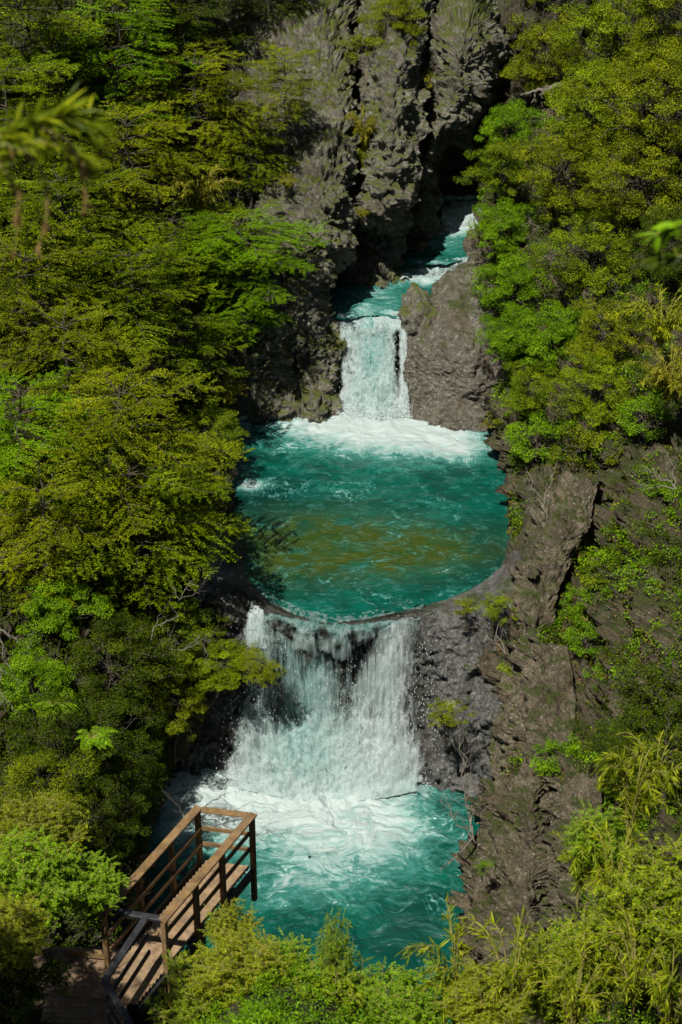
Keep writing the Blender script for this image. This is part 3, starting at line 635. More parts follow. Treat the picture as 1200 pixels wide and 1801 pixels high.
# ------------------------------------------------------------------ vegetation tools
def unit(a): return a / (np.linalg.norm(a, axis=-1, keepdims=True) + 1e-9)
def leaf_quads(c, d, n, L, W, v, fold=.0):
    """diamond leaves: centres c, direction d, normal n, length L, width W"""
    d = unit(d); s = unit(np.cross(d, n)); nn = np.cross(s, d)
    L = np.asarray(L)[:, None] / 2; W = np.asarray(W)[:, None] / 2
    V = np.stack([c - d * L, c + s * W - d * L * .1 + nn * fold * W, c + d * L, c - s * W - d * L * .1 + nn * fold * W], 1)
    k = len(c); F = np.arange(4 * k).reshape(k, 4)
    return V.reshape(-1, 3), F, np.repeat(v, 4)
def blade_leaves(c, d, n, L, W, v):
    """pointed drooping six-sided leaves for plants near the camera: c is the leaf's foot"""
    d = unit(d); s = unit(np.cross(d, n)); nn = np.cross(s, d); L = np.asarray(L)[:, None]; W = np.asarray(W)[:, None] / 2
    V = np.stack([c, c + d * L * .35 + s * W, c + d * L * .72 + s * W * .7 - nn * L * .06, c + d * L - nn * L * .16, c + d * L * .72 - s * W * .7 - nn * L * .06, c + d * L * .35 - s * W], 1)
    k = len(c); b = 6 * np.arange(k)[:, None]
    F = np.concatenate([b + np.array([[0, 1, 2, 5]]), b + np.array([[5, 2, 3, 4]])])
    # two quads sharing the fold
    F = np.concatenate([b + np.array([[0, 1, 2, 5]]), b + np.array([[2, 3, 4, 5]])])
    return V.reshape(-1, 3), F, np.repeat(v, 6)
def tubes(paths, sides=5):
    """list of (points (k,3), radii (k,)) -> V,F"""
    Vs, Fs, o = [], [], 0
    for pts, rad in paths:
        pts = np.asarray(pts, float); k = len(pts); t = unit(np.gradient(pts, axis=0))
        ref = np.where(np.abs(t[:, 2:3]) > .9, np.array([[1., 0, 0]]), np.array([[0, 0, 1.]]))
        a = unit(np.cross(t, ref)); b = np.cross(t, a)
        an = np.linspace(0, 2 * math.pi, sides, endpoint=False)
        V = pts[:, None] + (a[:, None] * np.cos(an)[None, :, None] + b[:, None] * np.sin(an)[None, :, None]) * np.asarray(rad)[:, None, None]
        Vs.append(V.reshape(-1, 3)); Fs.append(grid_faces(k, sides, True) + o); o += k * sides
    return np.concatenate(Vs), np.concatenate(Fs)
def curve(p0, p1, k=7, sag=0., wob=.05, rng=RNG):
    p0, p1 = np.asarray(p0, float), np.asarray(p1, float); t = np.linspace(0, 1, k)[:, None]
    L = np.linalg.norm(p1 - p0); w = rng.normal(0, wob * L, (k, 3)) * np.sin(math.pi * t)
    return p0 + (p1 - p0) * t + w + np.array([0, 0, sag * L]) * np.sin(math.pi * t)

def make_beech(seed, h=5., R=2.4, nb=64, leafmat='leaf_beech', ls=.056, dens=1.):
    """tree with flat layered sprays of small leaves, tier over tier with gaps between"""
    rng = np.random.default_rng(seed); paths = []; LV = []; LF = []; LA = []; off = 0
    tr = curve((0, 0, -1.2), (rng.normal(0, .25), rng.normal(0, .25), h), 12, 0, .02, rng)
    paths.append((tr, np.linspace(.11, .02, 12)))
    nt_ = int(h / .60); k = 9; tier_az = rng.uniform(0, 6.28, nt_)
    for b in range(nb):
        ti = b % nt_; t = .2 + .8 * (ti + .5) / nt_ + rng.normal(0, .008); t = min(t, .99); z = t * h
        i = np.interp(z, tr[:, 2], np.arange(12)); i0 = int(min(i, 10)); p0 = tr[i0] * (1 - i % 1) + tr[i0 + 1] * (i % 1)
        az = tier_az[ti] + (b // nt_) * 6.28 / max(1, nb // nt_) + rng.normal(0, .35)
        L = R * (math.sin(math.pi * min(.98, .12 + .86 * (1 - t) ** .75)) ** .6 * .95 + .12) * rng.uniform(.5, 1.2)
        rise = rng.uniform(-.03, .14) if t < .85 else rng.uniform(.1, .5)
        dirv = np.array([math.cos(az), math.sin(az), rise]); p1 = p0 + dirv * L
        pth = curve(p0, p1, k, .04, .02, rng); pth[:, 2] -= .10 * L * np.linspace(0, 1, k) ** 2
        paths.append((pth, np.linspace(.022, .004, k)))
        nrm = unit(np.array([rng.normal(0, .10), rng.normal(0, .10), 1.0])); fwd = unit(dirv); side = unit(np.cross(nrm, fwd))
        tone = rng.normal(0, .10)
        nt = int(17 * L / 1.5 * dens) + 5
        for q in range(nt):
            s = rng.uniform(.18, 1.0); ii = s * (k - 1); a = int(min(ii, k - 2)); pos = pth[a] * (1 - (ii - a)) + pth[a + 1] * (ii - a)
            sg = 1 if q % 2 else -1; tl = L * (.44 * (1 - s) + .14) * rng.uniform(.5, 1.25)
            td = unit(fwd * rng.uniform(.5, 1.1) + side * sg + nrm * rng.normal(0, .06))
            nl = int(tl / .0105 * dens) + 3; u = rng.uniform(.05, 1, nl)[:, None]
            c = pos + td * tl * u + rng.normal(0, .030, (nl, 3)) * np.array([1, 1, .45]) - np.array([0, 0, .12 * tl]) * u ** 2
            ld = td + side * rng.normal(0, .7, (nl, 1)) + fwd * rng.normal(0, .4, (nl, 1))
            nn = unit(nrm + rng.normal(0, .36, (nl, 3)))
            sz = ls * rng.uniform(.5, 1.2, nl)
            V, F, A = leaf_quads(c, ld, nn, sz, sz * .6, np.clip(rng.normal(.45, .24, nl) + tone, 0, 1), .15)
            LV.append(V); LF.append(F + off); LA.append(A); off += len(V)
            if q % 7 == 0: paths.append((np.array([pos, pos + td * tl * .5, pos + td * tl]), np.array([.005, .003, .0015])))
    return np.concatenate(LV), np.concatenate(LF), np.concatenate(LA), paths

def make_bushy(seed, h=3., R=1.6, nc=46, per=330, ls=.085, cl=.42, flat=.55, aspect=.65):
    """rounded crown made of leaf clumps with gaps"""
    rng = np.random.default_rng(seed); paths = []; LV = []; LF = []; LA = []; off = 0
    tr = curve((0, 0, -1.2), (rng.normal(0, .15), rng.normal(0, .15), h * .62), 9, 0, .03, rng); paths.append((tr, np.linspace(.09, .035, 9)))
    for c in range(nc):
        d = unit(rng.normal(0, 1, 3)); d[2] = d[2] * .95 + .12; rr = rng.uniform(.3, 1.08) ** .6
        lob = 1 + .3 * math.sin(3 * math.atan2(d[1], d[0]) + seed) + .2 * math.sin(7 * math.atan2(d[1], d[0]) + 4 * d[2]) 
        cc = np.array([0, 0, h * .58]) + d * np.array([R * lob, R * lob, h * .45]) * rr
        j = rng.integers(4, 9); paths.append((curve(tr[j], cc, 7, .06, .06, rng), np.linspace(.028, .006, 7)))
        r = cl * rng.uniform(.6, 1.25); n = int(per * (r / cl) ** 2)
        dd = unit(rng.normal(0, 1, (n, 3))); rad = r * rng.uniform(.25, 1, (n, 1)) ** .45
        p = cc + dd * rad * np.array([1, 1, flat]); p += .12 * np.stack([noise(p * 4 + 5, seed), noise(p * 4 + 25, seed), noise(p * 4 + 45, seed)], -1)
        nn = unit(dd * .6 + np.array([0, 0, .8]) + rng.normal(0, .45, (n, 3))); ld = unit(np.cross(nn, rng.normal(0, 1, (n, 3))))
        sz = ls * rng.uniform(.5, 1.2, n)
        V, F, A = leaf_quads(p, ld, nn, sz, sz * aspect, np.clip(rng.normal(.45, .24, n) + rng.normal(0, .13), 0, 1), .2)
        LV.append(V); LF.append(F + off); LA.append(A); off += len(V)
        for q in range(2):
            e = cc + unit(rng.normal(0, 1, 3)) * r * .9 * np.array([1, 1, flat]); paths.append((np.array([cc, (cc + e) / 2 + rng.normal(0, .02, 3), e]), np.array([.008, .005, .002])))
    return np.concatenate(LV), np.concatenate(LF), np.concatenate(LA), paths

def make_drooping(seed, h=1.3, R=1.2, ns=34, per=60, L=.16, W=.014, up=1.0):
    """clump of arching canes with narrow hanging leaves (bamboo-like)"""
    rng = np.random.default_rng(seed); paths = []; LV = []; LF = []; LA = []; off = 0
    for s in range(ns):
        az = rng.uniform(0, 2 * math.pi); l = rng.uniform(.5, 1.1); k = 12; t = np.linspace(0, 1, k)[:, None]
        hd_ = np.array([math.cos(az), math.sin(az), 0]) * R * l * rng.uniform(.4, 1)
        pth = hd_ * t ** 1.5 + np.array([0, 0, h * l * up]) * (1.9 * t - 1.15 * t ** 2.2) + rng.normal(0, .04, 3) * t
        pth = pth - np.array([0, 0, .15]) * (1 - t)
        paths.append((pth, np.linspace(.009, .003, k)))
        n = per; u = rng.uniform(.2, 1, n) * (k - 1); a = np.minimum(u.astype(int), k - 2); f = (u - a)[:, None]
        p = pth[a] * (1 - f) + pth[a + 1] * f; td = unit(pth[a + 1] - pth[a])
        d = unit(td * .9 + rng.normal(0, .55, (n, 3)) - np.array([0, 0, .25]))
        nn = unit(np.array([0, 0, 1.]) + rng.normal(0, .4, (n, 3)))
        V, F, A = blade_leaves(p, d, nn, L * rng.uniform(.5, 1.2, n), np.full(n, W) * rng.uniform(.7, 1.3, n), np.clip(rng.normal(.5, .28, n) + rng.normal(0, .2), 0, 1))
        LV.append(V); LF.append(F + off); LA.append(A); off += len(V)
    return np.concatenate(LV), np.concatenate(LF), np.concatenate(LA), paths

def make_leafy(seed, h=1.5, R=.9, ns=26, L=.10, W=.042, compound=True, droop=.3):
    """near shrub: upright leafy stems, leaves in rows along side twigs"""
    rng = np.random.default_rng(seed); paths = []; LV = []; LF = []; LA = []; off = 0
    for s in range(ns):
        az = rng.uniform(0, 2 * math.pi); l = rng.uniform(.5, 1.0); r = R * rng.uniform(.1, 1) ** .7
        p1 = np.array([math.cos(az) * r, math.sin(az) * r, h * l * (1 - .35 * (r / R) ** 2)])
        pth = curve((rng.normal(0, .08), rng.normal(0, .08), -.4), p1, 9, .08, .04, rng); paths.append((pth, np.linspace(.012, .003, 9)))
        for q in range(22):
            u = rng.uniform(.3, 1) * 8; a = int(min(u, 7)); p = pth[a] * (1 - (u - a)) + pth[a + 1] * (u - a)
            td = unit(np.array([rng.normal(), rng.normal(), rng.uniform(-.1, .9)])); tl = rng.uniform(.12, .32)
            e = p + td * tl; e[2] -= droop * tl * .5
            paths.append((np.array([p, (p + e) / 2 + [0, 0, .02], e]), np.array([.004, .003, .0015])))
            nl = 13; i = np.arange(nl); f = (.15 + .85 * i / (nl - 1))[:, None]; c = p + (e - p) * f
            sd = unit(np.cross(td, [0, 0, 1.])) * np.where(i % 2, 1, -1)[:, None]; sd[-1] *= 0
            d = unit(td * .7 + sd + rng.normal(0, .18, (nl, 3))); nn = unit(np.array([0, 0, 1.]) + rng.normal(0, .35, (nl, 3)))
            V, F, A = blade_leaves(c, d, nn, L * rng.uniform(.6, 1.15, nl) * (1 - .3 * f[:, 0]), W * rng.uniform(.8, 1.2, nl), np.clip(rng.normal(.5, .2, nl) + rng.normal(0, .1), 0, 1))
            LV.append(V); LF.append(F + off); LA.append(A); off += len(V)
    return np.concatenate(LV), np.concatenate(LF), np.concatenate(LA), paths

def make_fern(seed, n=13, L=.75):
    rng = np.random.default_rng(seed); paths = []; LV = []; LF = []; LA = []; off = 0
    for s in range(n):
        az = rng.uniform(0, 2 * math.pi); l = L * rng.uniform(.7, 1.1); k = 12; t = np.linspace(0, 1, k)[:, None]; hd_ = np.array([math.cos(az), math.sin(az), 0])
        pth = hd_ * l * t + np.array([0, 0, l]) * (.95 * t - .95 * t ** 2); paths.append((pth, np.linspace(.006, .002, k)))
        sd = np.array([-hd_[1], hd_[0], 0])
        for sg in (1, -1):
            m_ = 26; u = np.linspace(.12, 1, m_) * (k - 1); a = np.minimum(u.astype(int), k - 2); f = (u - a)[:, None]; p = pth[a] * (1 - f) + pth[a + 1] * f
            d = unit(sd * sg + hd_ * .35 + rng.normal(0, .08, (m_, 3)) - np.array([0, 0, .15])); nn = np.array([[0, 0, 1.]]) + rng.normal(0, .15, (m_, 3))
            V, F, A = blade_leaves(p, d, nn, l * .26 * np.sin(math.pi * np.linspace(.2, .97, m_)) ** .8, np.full(m_, l * .05), np.clip(rng.normal(.5, .2, m_), 0, 1))
            LV.append(V); LF.append(F + off); LA.append(A); off += len(V)
    return np.concatenate(LV), np.concatenate(LF), np.concatenate(LA), paths

PROTO = {}
def proto(kind, name, gen, leaf, bark, crown='crown', trunk='trunk'):
    V, F, A, paths = gen; k = max(len(p[0]) for p in paths)
    cm = mesh_obj(crown, V, F, M[leaf], attrs=dict(v=A), smooth=False, link=False).data
    tv, tf = tubes(paths); tm = mesh_obj(trunk, tv, tf, M[bark], link=False).data
    PROTO[kind] = (name, crown, trunk, cm, tm)
for o in list(bpy.data.objects):
    pass
proto('beech1', 'beech_tree', make_beech(1, 5.0, 2.5, 52), 'leaf_beech', 'bark')
proto('beech2', 'beech_tree', make_beech(2, 4.2, 2.2, 42), 'leaf_olive', 'bark')
proto('beech3', 'beech_tree', make_beech(3, 6.0, 2.7, 62), 'leaf_beech', 'bark')
proto('beechf', 'beech_tree', make_beech(4, 4.5, 2.4, 44), 'leaf_fresh', 'bark')
proto('bush1', 'bushy_tree', make_bushy(11, 3.4, 1.8, 95, 520, .054, .36), 'leaf_beech', 'bark')
proto('bush2', 'bushy_tree', make_bushy(12, 2.8, 1.6, 80, 520, .054, .36), 'leaf_fresh', 'bark')
proto('bush3', 'bushy_tree', make_bushy(13, 4.2, 1.9, 105, 520, .054, .36, flat=.5), 'leaf_olive', 'bark')
proto('gold', 'shrub', make_drooping(14, 1.2, 1.1, 46, 90, .13, .016), 'leaf_gold', 'cane', 'foliage', 'stem')
proto('shrub1', 'shrub', make_bushy(15, 1.3, .85, 40, 190, .05, .2), 'leaf_fresh', 'bark', 'foliage', 'stem')
proto('shrub2', 'shrub', make_bushy(16, 1.2, .9, 36, 190, .05, .2), 'leaf_olive', 'bark', 'foliage', 'stem')
proto('shrub3', 'shrub', make_bushy(17, 1.4, .8, 40, 190, .05, .2), 'leaf_dark', 'bark', 'foliage', 'stem')
proto('leafy1', 'shrub', make_leafy(18, 1.5, 1.0, 64, .066, .025), 'leaf_fresh', 'cane', 'foliage', 'stem')
proto('leafy2', 'shrub', make_leafy(19, 1.5, 1.0, 64, .075, .018), 'leaf_olive', 'cane', 'foliage', 'stem')
proto('leafyb', 'shrub', make_leafy(29, 1.7, .7, 46, .06, .02), 'leaf_bamboo', 'cane', 'foliage', 'stem')
proto('bamboo1', 'bamboo', make_drooping(20, 1.9, .8, 24, 40, .17, .018), 'leaf_bamboo', 'cane', 'foliage', 'cane')
proto('bamboo2', 'bamboo', make_drooping(21, 1.7, 1.0, 20, 40, .16, .017), 'leaf_bamboo', 'cane', 'foliage', 'cane')
proto('fern', 'fern', make_fern(22), 'leaf_fresh', 'cane', 'fronds', 'stem')
GRP = {'beech_tree': 'layered beech trees on the gorge sides', 'bushy_tree': 'bushy trees on the gorge sides', 'shrub': 'shrubs growing on the rock', 'bamboo': 'bamboo clumps near the viewpoint', 'fern': 'ferns under the trees'}
CAT = {'beech_tree': 'tree', 'bushy_tree': 'tree', 'shrub': 'shrub', 'bamboo': 'bamboo', 'fern': 'fern'}
HC = {'beech1': 2.6, 'beech2': 2.2, 'beech3': 3.1, 'beechf': 2.4, 'bush1': 2.0, 'bush2': 1.7, 'bush3': 2.5}
def plant(kind, px, py, s, label, Y=None, tilt=(0, 0), mat=None, sq=(1, 1, 1)):
    """put a plant so that the middle of its crown stands at photo position px,py; its foot rests on the bank"""
    name, crown, trunk, cm, tm = PROTO[kind]
    hc = HC.get(kind, .6) * s * sq[2]
    if Y is None:
        best = None
        for q in range(int(py), int(py) + 400, 6):
            g = P(px, q, hill(px, q)); c = proj(g + np.array([0, 0, hc]))
            e = abs(c[1] - py)
            if best is None or e < best[0]: best = (e, g)
        foot = best[1]
    else: foot = P(px, py, Y) - np.array([0, 0, hc])
    r = empty(name, Vector(foot), random.uniform(0, 6.28)); r.scale = (s * sq[0], s * sq[1], s * sq[2])
    r.rotation_euler[0] = tilt[0]; r.rotation_euler[1] = tilt[1]
    tag(r, label, CAT[name], GRP[name])
    for nm, me in ((crown, cm), (trunk, tm)):
        c = bpy.data.objects.new(nm, me); COL.objects.link(c); c.parent = r
        if mat and nm == crown:
            c.data = me.copy() if False else me
            c.material_slots[0].link = 'OBJECT'; c.material_slots[0].material = M[mat]
    return r

# ------------------------------------------------------------------ undergrowth covering the slopes (uncountable)
def cover_leaves(name, G, n_cl, per, ls, mat, keep, seed, rad=.22, lift=.12):
    rng = np.random.default_rng(seed); nv, nu = G.shape[:2]; N = normals(G)
    i = rng.uniform(0, nv - 2, n_cl).astype(int); j = rng.uniform(0, nu - 2, n_cl).astype(int)
    p = G[i, j]; nn = N[i, j]; nn = nn * np.sign(nn[:, 2:3] + 1e-6) 
    d = p - CAM; w = d @ FW; px = 600 + FPX * d[:, 0] / w; py = 900.5 - FPX * (d @ UP) / w
    k = keep(p, px, py) & (px > -350) & (px < 1550) & (py > -150) & (py < 2100)
    p, nn = p[k], nn[k]; m_ = len(p); tone = np.clip(.45 + .35 * fbm(p * .6, 3, seed), 0, 1)
    R = rad * rng.uniform(.5, 1.5, m_)
    c = p[:, None] + (nn * lift * rng.uniform(0, 2.2, (m_, 1)))[:, None] + unit(rng.normal(0, 1, (m_, per, 3))) * (R[:, None] * rng.uniform(.2, 1, (m_, per)))[..., None] * np.array([1, 1, .55])
    c = c.reshape(-1, 3); t = len(c)
    ln = unit(np.array([0, 0, 1.]) + rng.normal(0, .5, (t, 3))); ld = unit(np.cross(ln, rng.normal(0, 1, (t, 3)))); sz = ls * rng.uniform(.5, 1.2, t)
    V, F, A = leaf_quads(c, ld, ln, sz, sz * .6, np.clip(np.repeat(tone, per) + rng.normal(0, .2, t), 0, 1), .2)
    return tag(mesh_obj(name, V, F, M[mat], attrs=dict(v=A), smooth=False), kind='stuff')
def keepL(p, px, py):
    n = fbm(p * .5, 3, 91); edge_ok = px < np.interp(py, [0, 400, 700, 900, 1050, 1250, 1400, 1600], [480, 430, 400, 375, 370, 350, 280, 230]) 
    return (n > -.30) & edge_ok
def keepR(p, px, py):
    n = fbm(p * .55, 3, 95); rock = (py > 820) & (px < np.interp(py, [820, 1150, 1350, 1600, 1750], [1250, 1190, 1080, 1010, 960]))
    thin = np.where(rock, n > .15, n > -.35) & (px > np.interp(py, [0, 200, 350, 700, 800], [930, 890, 850, 870, 900]))
    return thin
cover_leaves('undergrowth', GL, 17000, 36, .06, 'leaf_dark', keepL, 5, .24)  # dark leaf colour puts shade into the gaps between trees
cover_leaves('undergrowth', GL, 6000, 30, .06, 'leaf_dark', keepL, 6, .3)  # second layer, gaps again shaded by leaf colour
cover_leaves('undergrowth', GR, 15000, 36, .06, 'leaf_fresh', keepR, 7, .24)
cover_leaves('undergrowth', GR, 12000, 32, .06, 'leaf_dark', keepR, 8, .24)  # dark leaves colour in shade between the right bank trees
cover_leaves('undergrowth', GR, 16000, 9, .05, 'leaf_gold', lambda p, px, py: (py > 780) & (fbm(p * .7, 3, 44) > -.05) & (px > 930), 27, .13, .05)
cover_leaves('undergrowth', GR, 9000, 34, .06, 'leaf_dark', lambda p, px, py: ((px > 1070) & (py > 820) & (py < 1010) & (fbm(p * .8, 3, 55) > -.2)) | ((px > 1040) & (py > 1120) & (py < 1420) & (fbm(p * .8, 3, 56) > -.35)), 31, .25, .16)  # dark leaves paint the shadowed parts of the right slope
cover_leaves('undergrowth', GN, 13000, 26, .05, 'leaf_fresh', lambda p, px, py: p[:, 1] > 8, 9, .16)
cover_leaves('dry_litter', GR, 5000, 12, .06, 'leaf_dry', lambda p, px, py: (py > 850) & (fbm(p * .8, 3, 33) > .12), 17, .2, .03)

# ------------------------------------------------------------------ individual trees: left side
T = plant
T('beech1', 60, 60, 1.15, 'layered beech tree in the top left corner of the view')
T('beech2', 210, 20, 1.1, 'dark green beech tree at the top edge left of the cliff')
T('beech3', 330, -10, .9, 'tall beech tree with leaves coloured as in shade at the top edge', mat='leaf_dark')  # shade of the upper left forest put into its leaf colour
T('beech1', 470, 10, .62, 'small beech tree on the rim above the big grey cliff', mat='leaf_dark')  # leaves coloured dark to stand in for forest shade
T('beechf', 210, 135, .95, 'beech tree with bright flat sprays above the drooping bamboo')
T('beech2', 500, 170, .55, 'yellow green beech leaning out in front of the cliff top', Y=50.5)
T('beech1', 350, 215, .8, 'beech tree of thin golden sprays left of the bare cliff', mat='leaf_olive')
T('beech3', 60, 290, .85, 'tall dark beech behind the blurred hanging bamboo')
T('beech2', 230, 310, .85, 'olive beech tree between the bamboo and the cliff')
T('gold', 350, 335, 1.3, 'pale yellow feathery shrub below the dark trees beside the cliff', Y=48.6)
T('beech1', 440, 290, .45, 'slim beech spray growing in the shaded cleft of the cliff', Y=50.6)
T('beechf', 430, 435, .72, 'bright green beech whose flat top reaches over the cliff foot', Y=47.4, sq=(1.25, 1, .55))
T('beechf', 300, 440, .85, 'wide beech with bright layered sprays halfway up the left side', sq=(1.2, 1.2, .6), mat='leaf_beech')
T('beech1', 110, 440, .9, 'beech tree low under the hanging brown bamboo tips')
T('beech2', 60, 560, .9, 'olive beech tree at the left edge below the bamboo')
T('beechf', 430, 545, .5, 'small bright beech at the foot of the grey cliff', Y=46.6)
T('beech1', 240, 560, .85, 'beech tree with dark gaps left of the grey cliff foot')
T('beech2', 130, 670, .85, 'low beech tree with thin bare twigs in front')
T('beech1', 330, 640, .62, 'beech sapling above the overhanging dead branches')
T('bush1', 370, 770, .55, 'small leafy tree at the water edge of the round pool, left side', Y=43.2)
T('gold', 395, 690, .8, 'golden drooping shrub hanging over the left end of the round pool', Y=44.8, sq=(1, 1, 1.1))
T('beechf', 70, 800, .85, 'fresh green beech at the left edge level with the round pool')
T('beech1', 215, 830, .95, 'broad beech with a lit top left of the round pool', mat='leaf_olive')
T('beech2', 330, 860, .5, 'small beech leaning to the rock wall of the round pool', Y=39.8)
T('gold', 410, 935, .5, 'yellow green sprig reaching over the left rock rim of the round pool', Y=39.3, mat='leaf_olive')
T('beech1', 250, 960, .85, 'layered leafy tree left of the pool rim')
T('beech2', 90, 960, .8, 'olive layered tree at the left edge below the fresh beech')
T('gold', 340, 930, .8, 'golden feathery shrub on the bank just left of the pool rim', Y=38.0)
T('bush2', 110, 1070, .6, 'bright green shrubby tree in the dark hollow of the left bank', mat='leaf_fresh')
T('bush1', 300, 1120, .6, 'dark leafy tree left of the wet rim rock', Y=35.6)
T('bush1', 380, 1170, .42, 'leafy branch tree reaching out before the lower waterfall', Y=35.3, sq=(1.3, 1, .7))
T('beech2', 460, 1180, .22, 'thin olive twig ends hanging in front of the falling water', Y=35.0, sq=(1.5, 1, .6))
T('bush1', 200, 1180, .8, 'shade-coloured tree on the left bank level with the lower waterfall', mat='leaf_dark')  # leaf colour carries the shade of the left bank
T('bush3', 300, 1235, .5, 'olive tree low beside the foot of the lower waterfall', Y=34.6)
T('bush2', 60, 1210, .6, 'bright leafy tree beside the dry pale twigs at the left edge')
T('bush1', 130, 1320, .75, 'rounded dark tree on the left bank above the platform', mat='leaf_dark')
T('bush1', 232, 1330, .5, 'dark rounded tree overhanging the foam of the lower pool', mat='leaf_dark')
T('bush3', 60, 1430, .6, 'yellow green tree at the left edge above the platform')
T('bush1', 190, 1440, .6, 'dark-leaved tree behind the platform railing', mat='leaf_dark')
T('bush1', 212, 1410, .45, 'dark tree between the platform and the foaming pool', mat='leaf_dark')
T('fern', 90, 1215, .7, 'bright fern on the dark left bank level with the lower waterfall', Y=29.0, tilt=(.5, 0))
T('fern', 160, 1270, .65, 'bright fern under the olive tree beside the lower fall', Y=28.6)

T('leafy1', 60, 1560, .9, 'bright fern-leaved shrub left of the platform', Y=20.6)
T('leafy1', 165, 1562, .55, 'bright green shrub touching the left handrail of the platform', Y=20.9)
T('leafyb', 20, 1650, .8, 'pale narrow-leaved shrub in the bottom left corner', Y=18.8, mat='leaf_olive')
T('leafy2', 70, 1470, .8, 'olive drooping shrub above the bright fern-leaved one', Y=22.2)
T('shrub3', 30, 1740, .9, 'dark shrub beside the shaded boardwalk', Y=18.8)

T('bush1', -480, 1450, 1.0, 'near tree crown added outside the left edge to shade the boardwalk', Y=14.0)  # unseen tree, added for the shadow it throws on the boardwalk
T('beech1', -600, 1560, .8, 'near tree just outside the lower left edge', Y=15.5)
# right side
T('bush3', 980, 20, .95, 'olive tree at the top edge right of the gorge', Y=60)
T('bush1', 1080, 60, 1.0, 'green tree in the upper right among olive neighbours')
T('bush3', 1180, 40, .95, 'dark olive tree in the top right corner')
T('bush1', 955, 110, .75, 'rounded tree over the pale dead log by the gorge', mat='leaf_olive')
T('bush3', 1150, 190, .95, 'golden olive tree at the upper right edge')
T('bush1', 1040, 190, .85, 'mid green tree behind the pale bare branches')
T('bush2', 900, 225, .62, 'bright tree leaning over the dark gap of the gorge', Y=53.4)
T('bush2', 878, 300, .62, 'fresh green tree whose crown edge hides the end of the gap', Y=52.2, mat='leaf_beech')
T('bush3', 990, 310, .8, 'olive tree with dark hollow beneath in the middle of the right bank')
T('bush1', 1110, 330, .85, 'yellowish tree right of the dark hollow', mat='leaf_olive')
T('bush2', 885, 400, .62, 'vivid green tree overhanging the small upper stream', Y=50.6)
T('bush1', 1180, 440, .7, 'dark green tree at the right edge behind blurred leaves', mat='leaf_dark')
T('bush2', 900, 500, .7, 'vivid green tree right of the brown rock top', Y=48.4)
T('bush1', 1030, 450, .75, 'leafy tree with a grey dead branch above it')
T('bush2', 960, 590, .72, 'largest vivid green tree beside the brown rock')
T('bush2', 890, 590, .5, 'vivid green tree touching the brown rock of the upper fall', Y=46.4)
T('bush1', 1060, 590, .6, 'mid green tree right of the vivid ones', mat='leaf_olive')
T('gold', 1165, 560, 1.3, 'golden green feathery shrub at the right edge', Y=40.5, mat='leaf_olive')
T('gold', 1180, 660, 1.2, 'second golden feathery shrub below the first at the right edge', Y=39.2)
T('bush1', 935, 690, .5, 'leafy tree just above the right wall of the round pool')
T('bush1', 1040, 690, .6, 'green tree spreading above the right bank rocks', mat='leaf_beech')
T('shrub1', 950, 780, 1.0, 'light green shrub on top of the dark right pool wall')
T('shrub2', 1030, 790, 1.0, 'olive shrub above the sunlit rock slab')
T('shrub2', 880, 745, .5, 'ochre shrub clinging to the dark right wall of the pool', mat='leaf_gold')
T('shrub1', 1140, 740, .9, 'pale green shrub in the upper part of the soil slope')
T('shrub2', 1150, 880, .75, 'bright tuft of leaves with thin pale stems on the soil slope', mat='leaf_fresh')
T('shrub1', 1060, 1010, .6, 'small green shrub at the right side of the sunlit slab', mat='leaf_beech')
T('shrub1', 1010, 1060, .5, 'little leafy shrub in the shaded cleft below the slab')
T('shrub2', 920, 935, .4, 'tiny yellow shrub between the pool wall and the sunlit slab')
T('shrub2', 870, 1075, .55, 'thin leafy shrub rooted on the right end of the pool rim', Y=35.5, mat='leaf_beech')
T('shrub2', 820, 1070, .35, 'low yellow green tuft on the wet rim rock', Y=35.6)
T('shrub1', 925, 1180, .6, 'green shrub hanging on the bank right of the wet rock face', mat='leaf_beech')
T('shrub2', 905, 1250, .5, 'dark green shrub on the bank below the hanging one', mat='leaf_beech')
T('shrub1', 1035, 1130, .6, 'green shrub in the middle of the shaded right slope')
T('shrub1', 1060, 1200, .5, 'bright green shrub low on the shaded right slope')
T('shrub2', 785, 1262, .55, 'yellow shrub with a thin pale stem before the wet rock face', Y=33.9, sq=(1.2, 1, .8))
T('shrub1', 990, 1340, .7, 'pale green shrub above the layered brown cliff')
T('shrub2', 930, 1290, .5, 'olive shrub on the corner above the layered brown cliff')
T('shrub2', 850, 1525, .22, 'tiny mossy plant in a hole of the layered cliff', Y=27.6, mat='leaf_fresh')

T('shrub3', 1150, 1240, 1.1, 'shrub with leaves coloured as in shade at the right edge above the bamboo', Y=29.5)  # dark leaves paint in the shade at the right edge
T('shrub3', 1185, 1330, 1.1, 'dark shrub right behind the top of the bamboo', Y=27)  # leaf colour stands in for shade here too
T('bush1', 1110, 1330, .5, 'shade-coloured small tree behind the bamboo tips', Y=28.0, mat='leaf_dark')  # shade behind the bamboo put into this tree's leaves
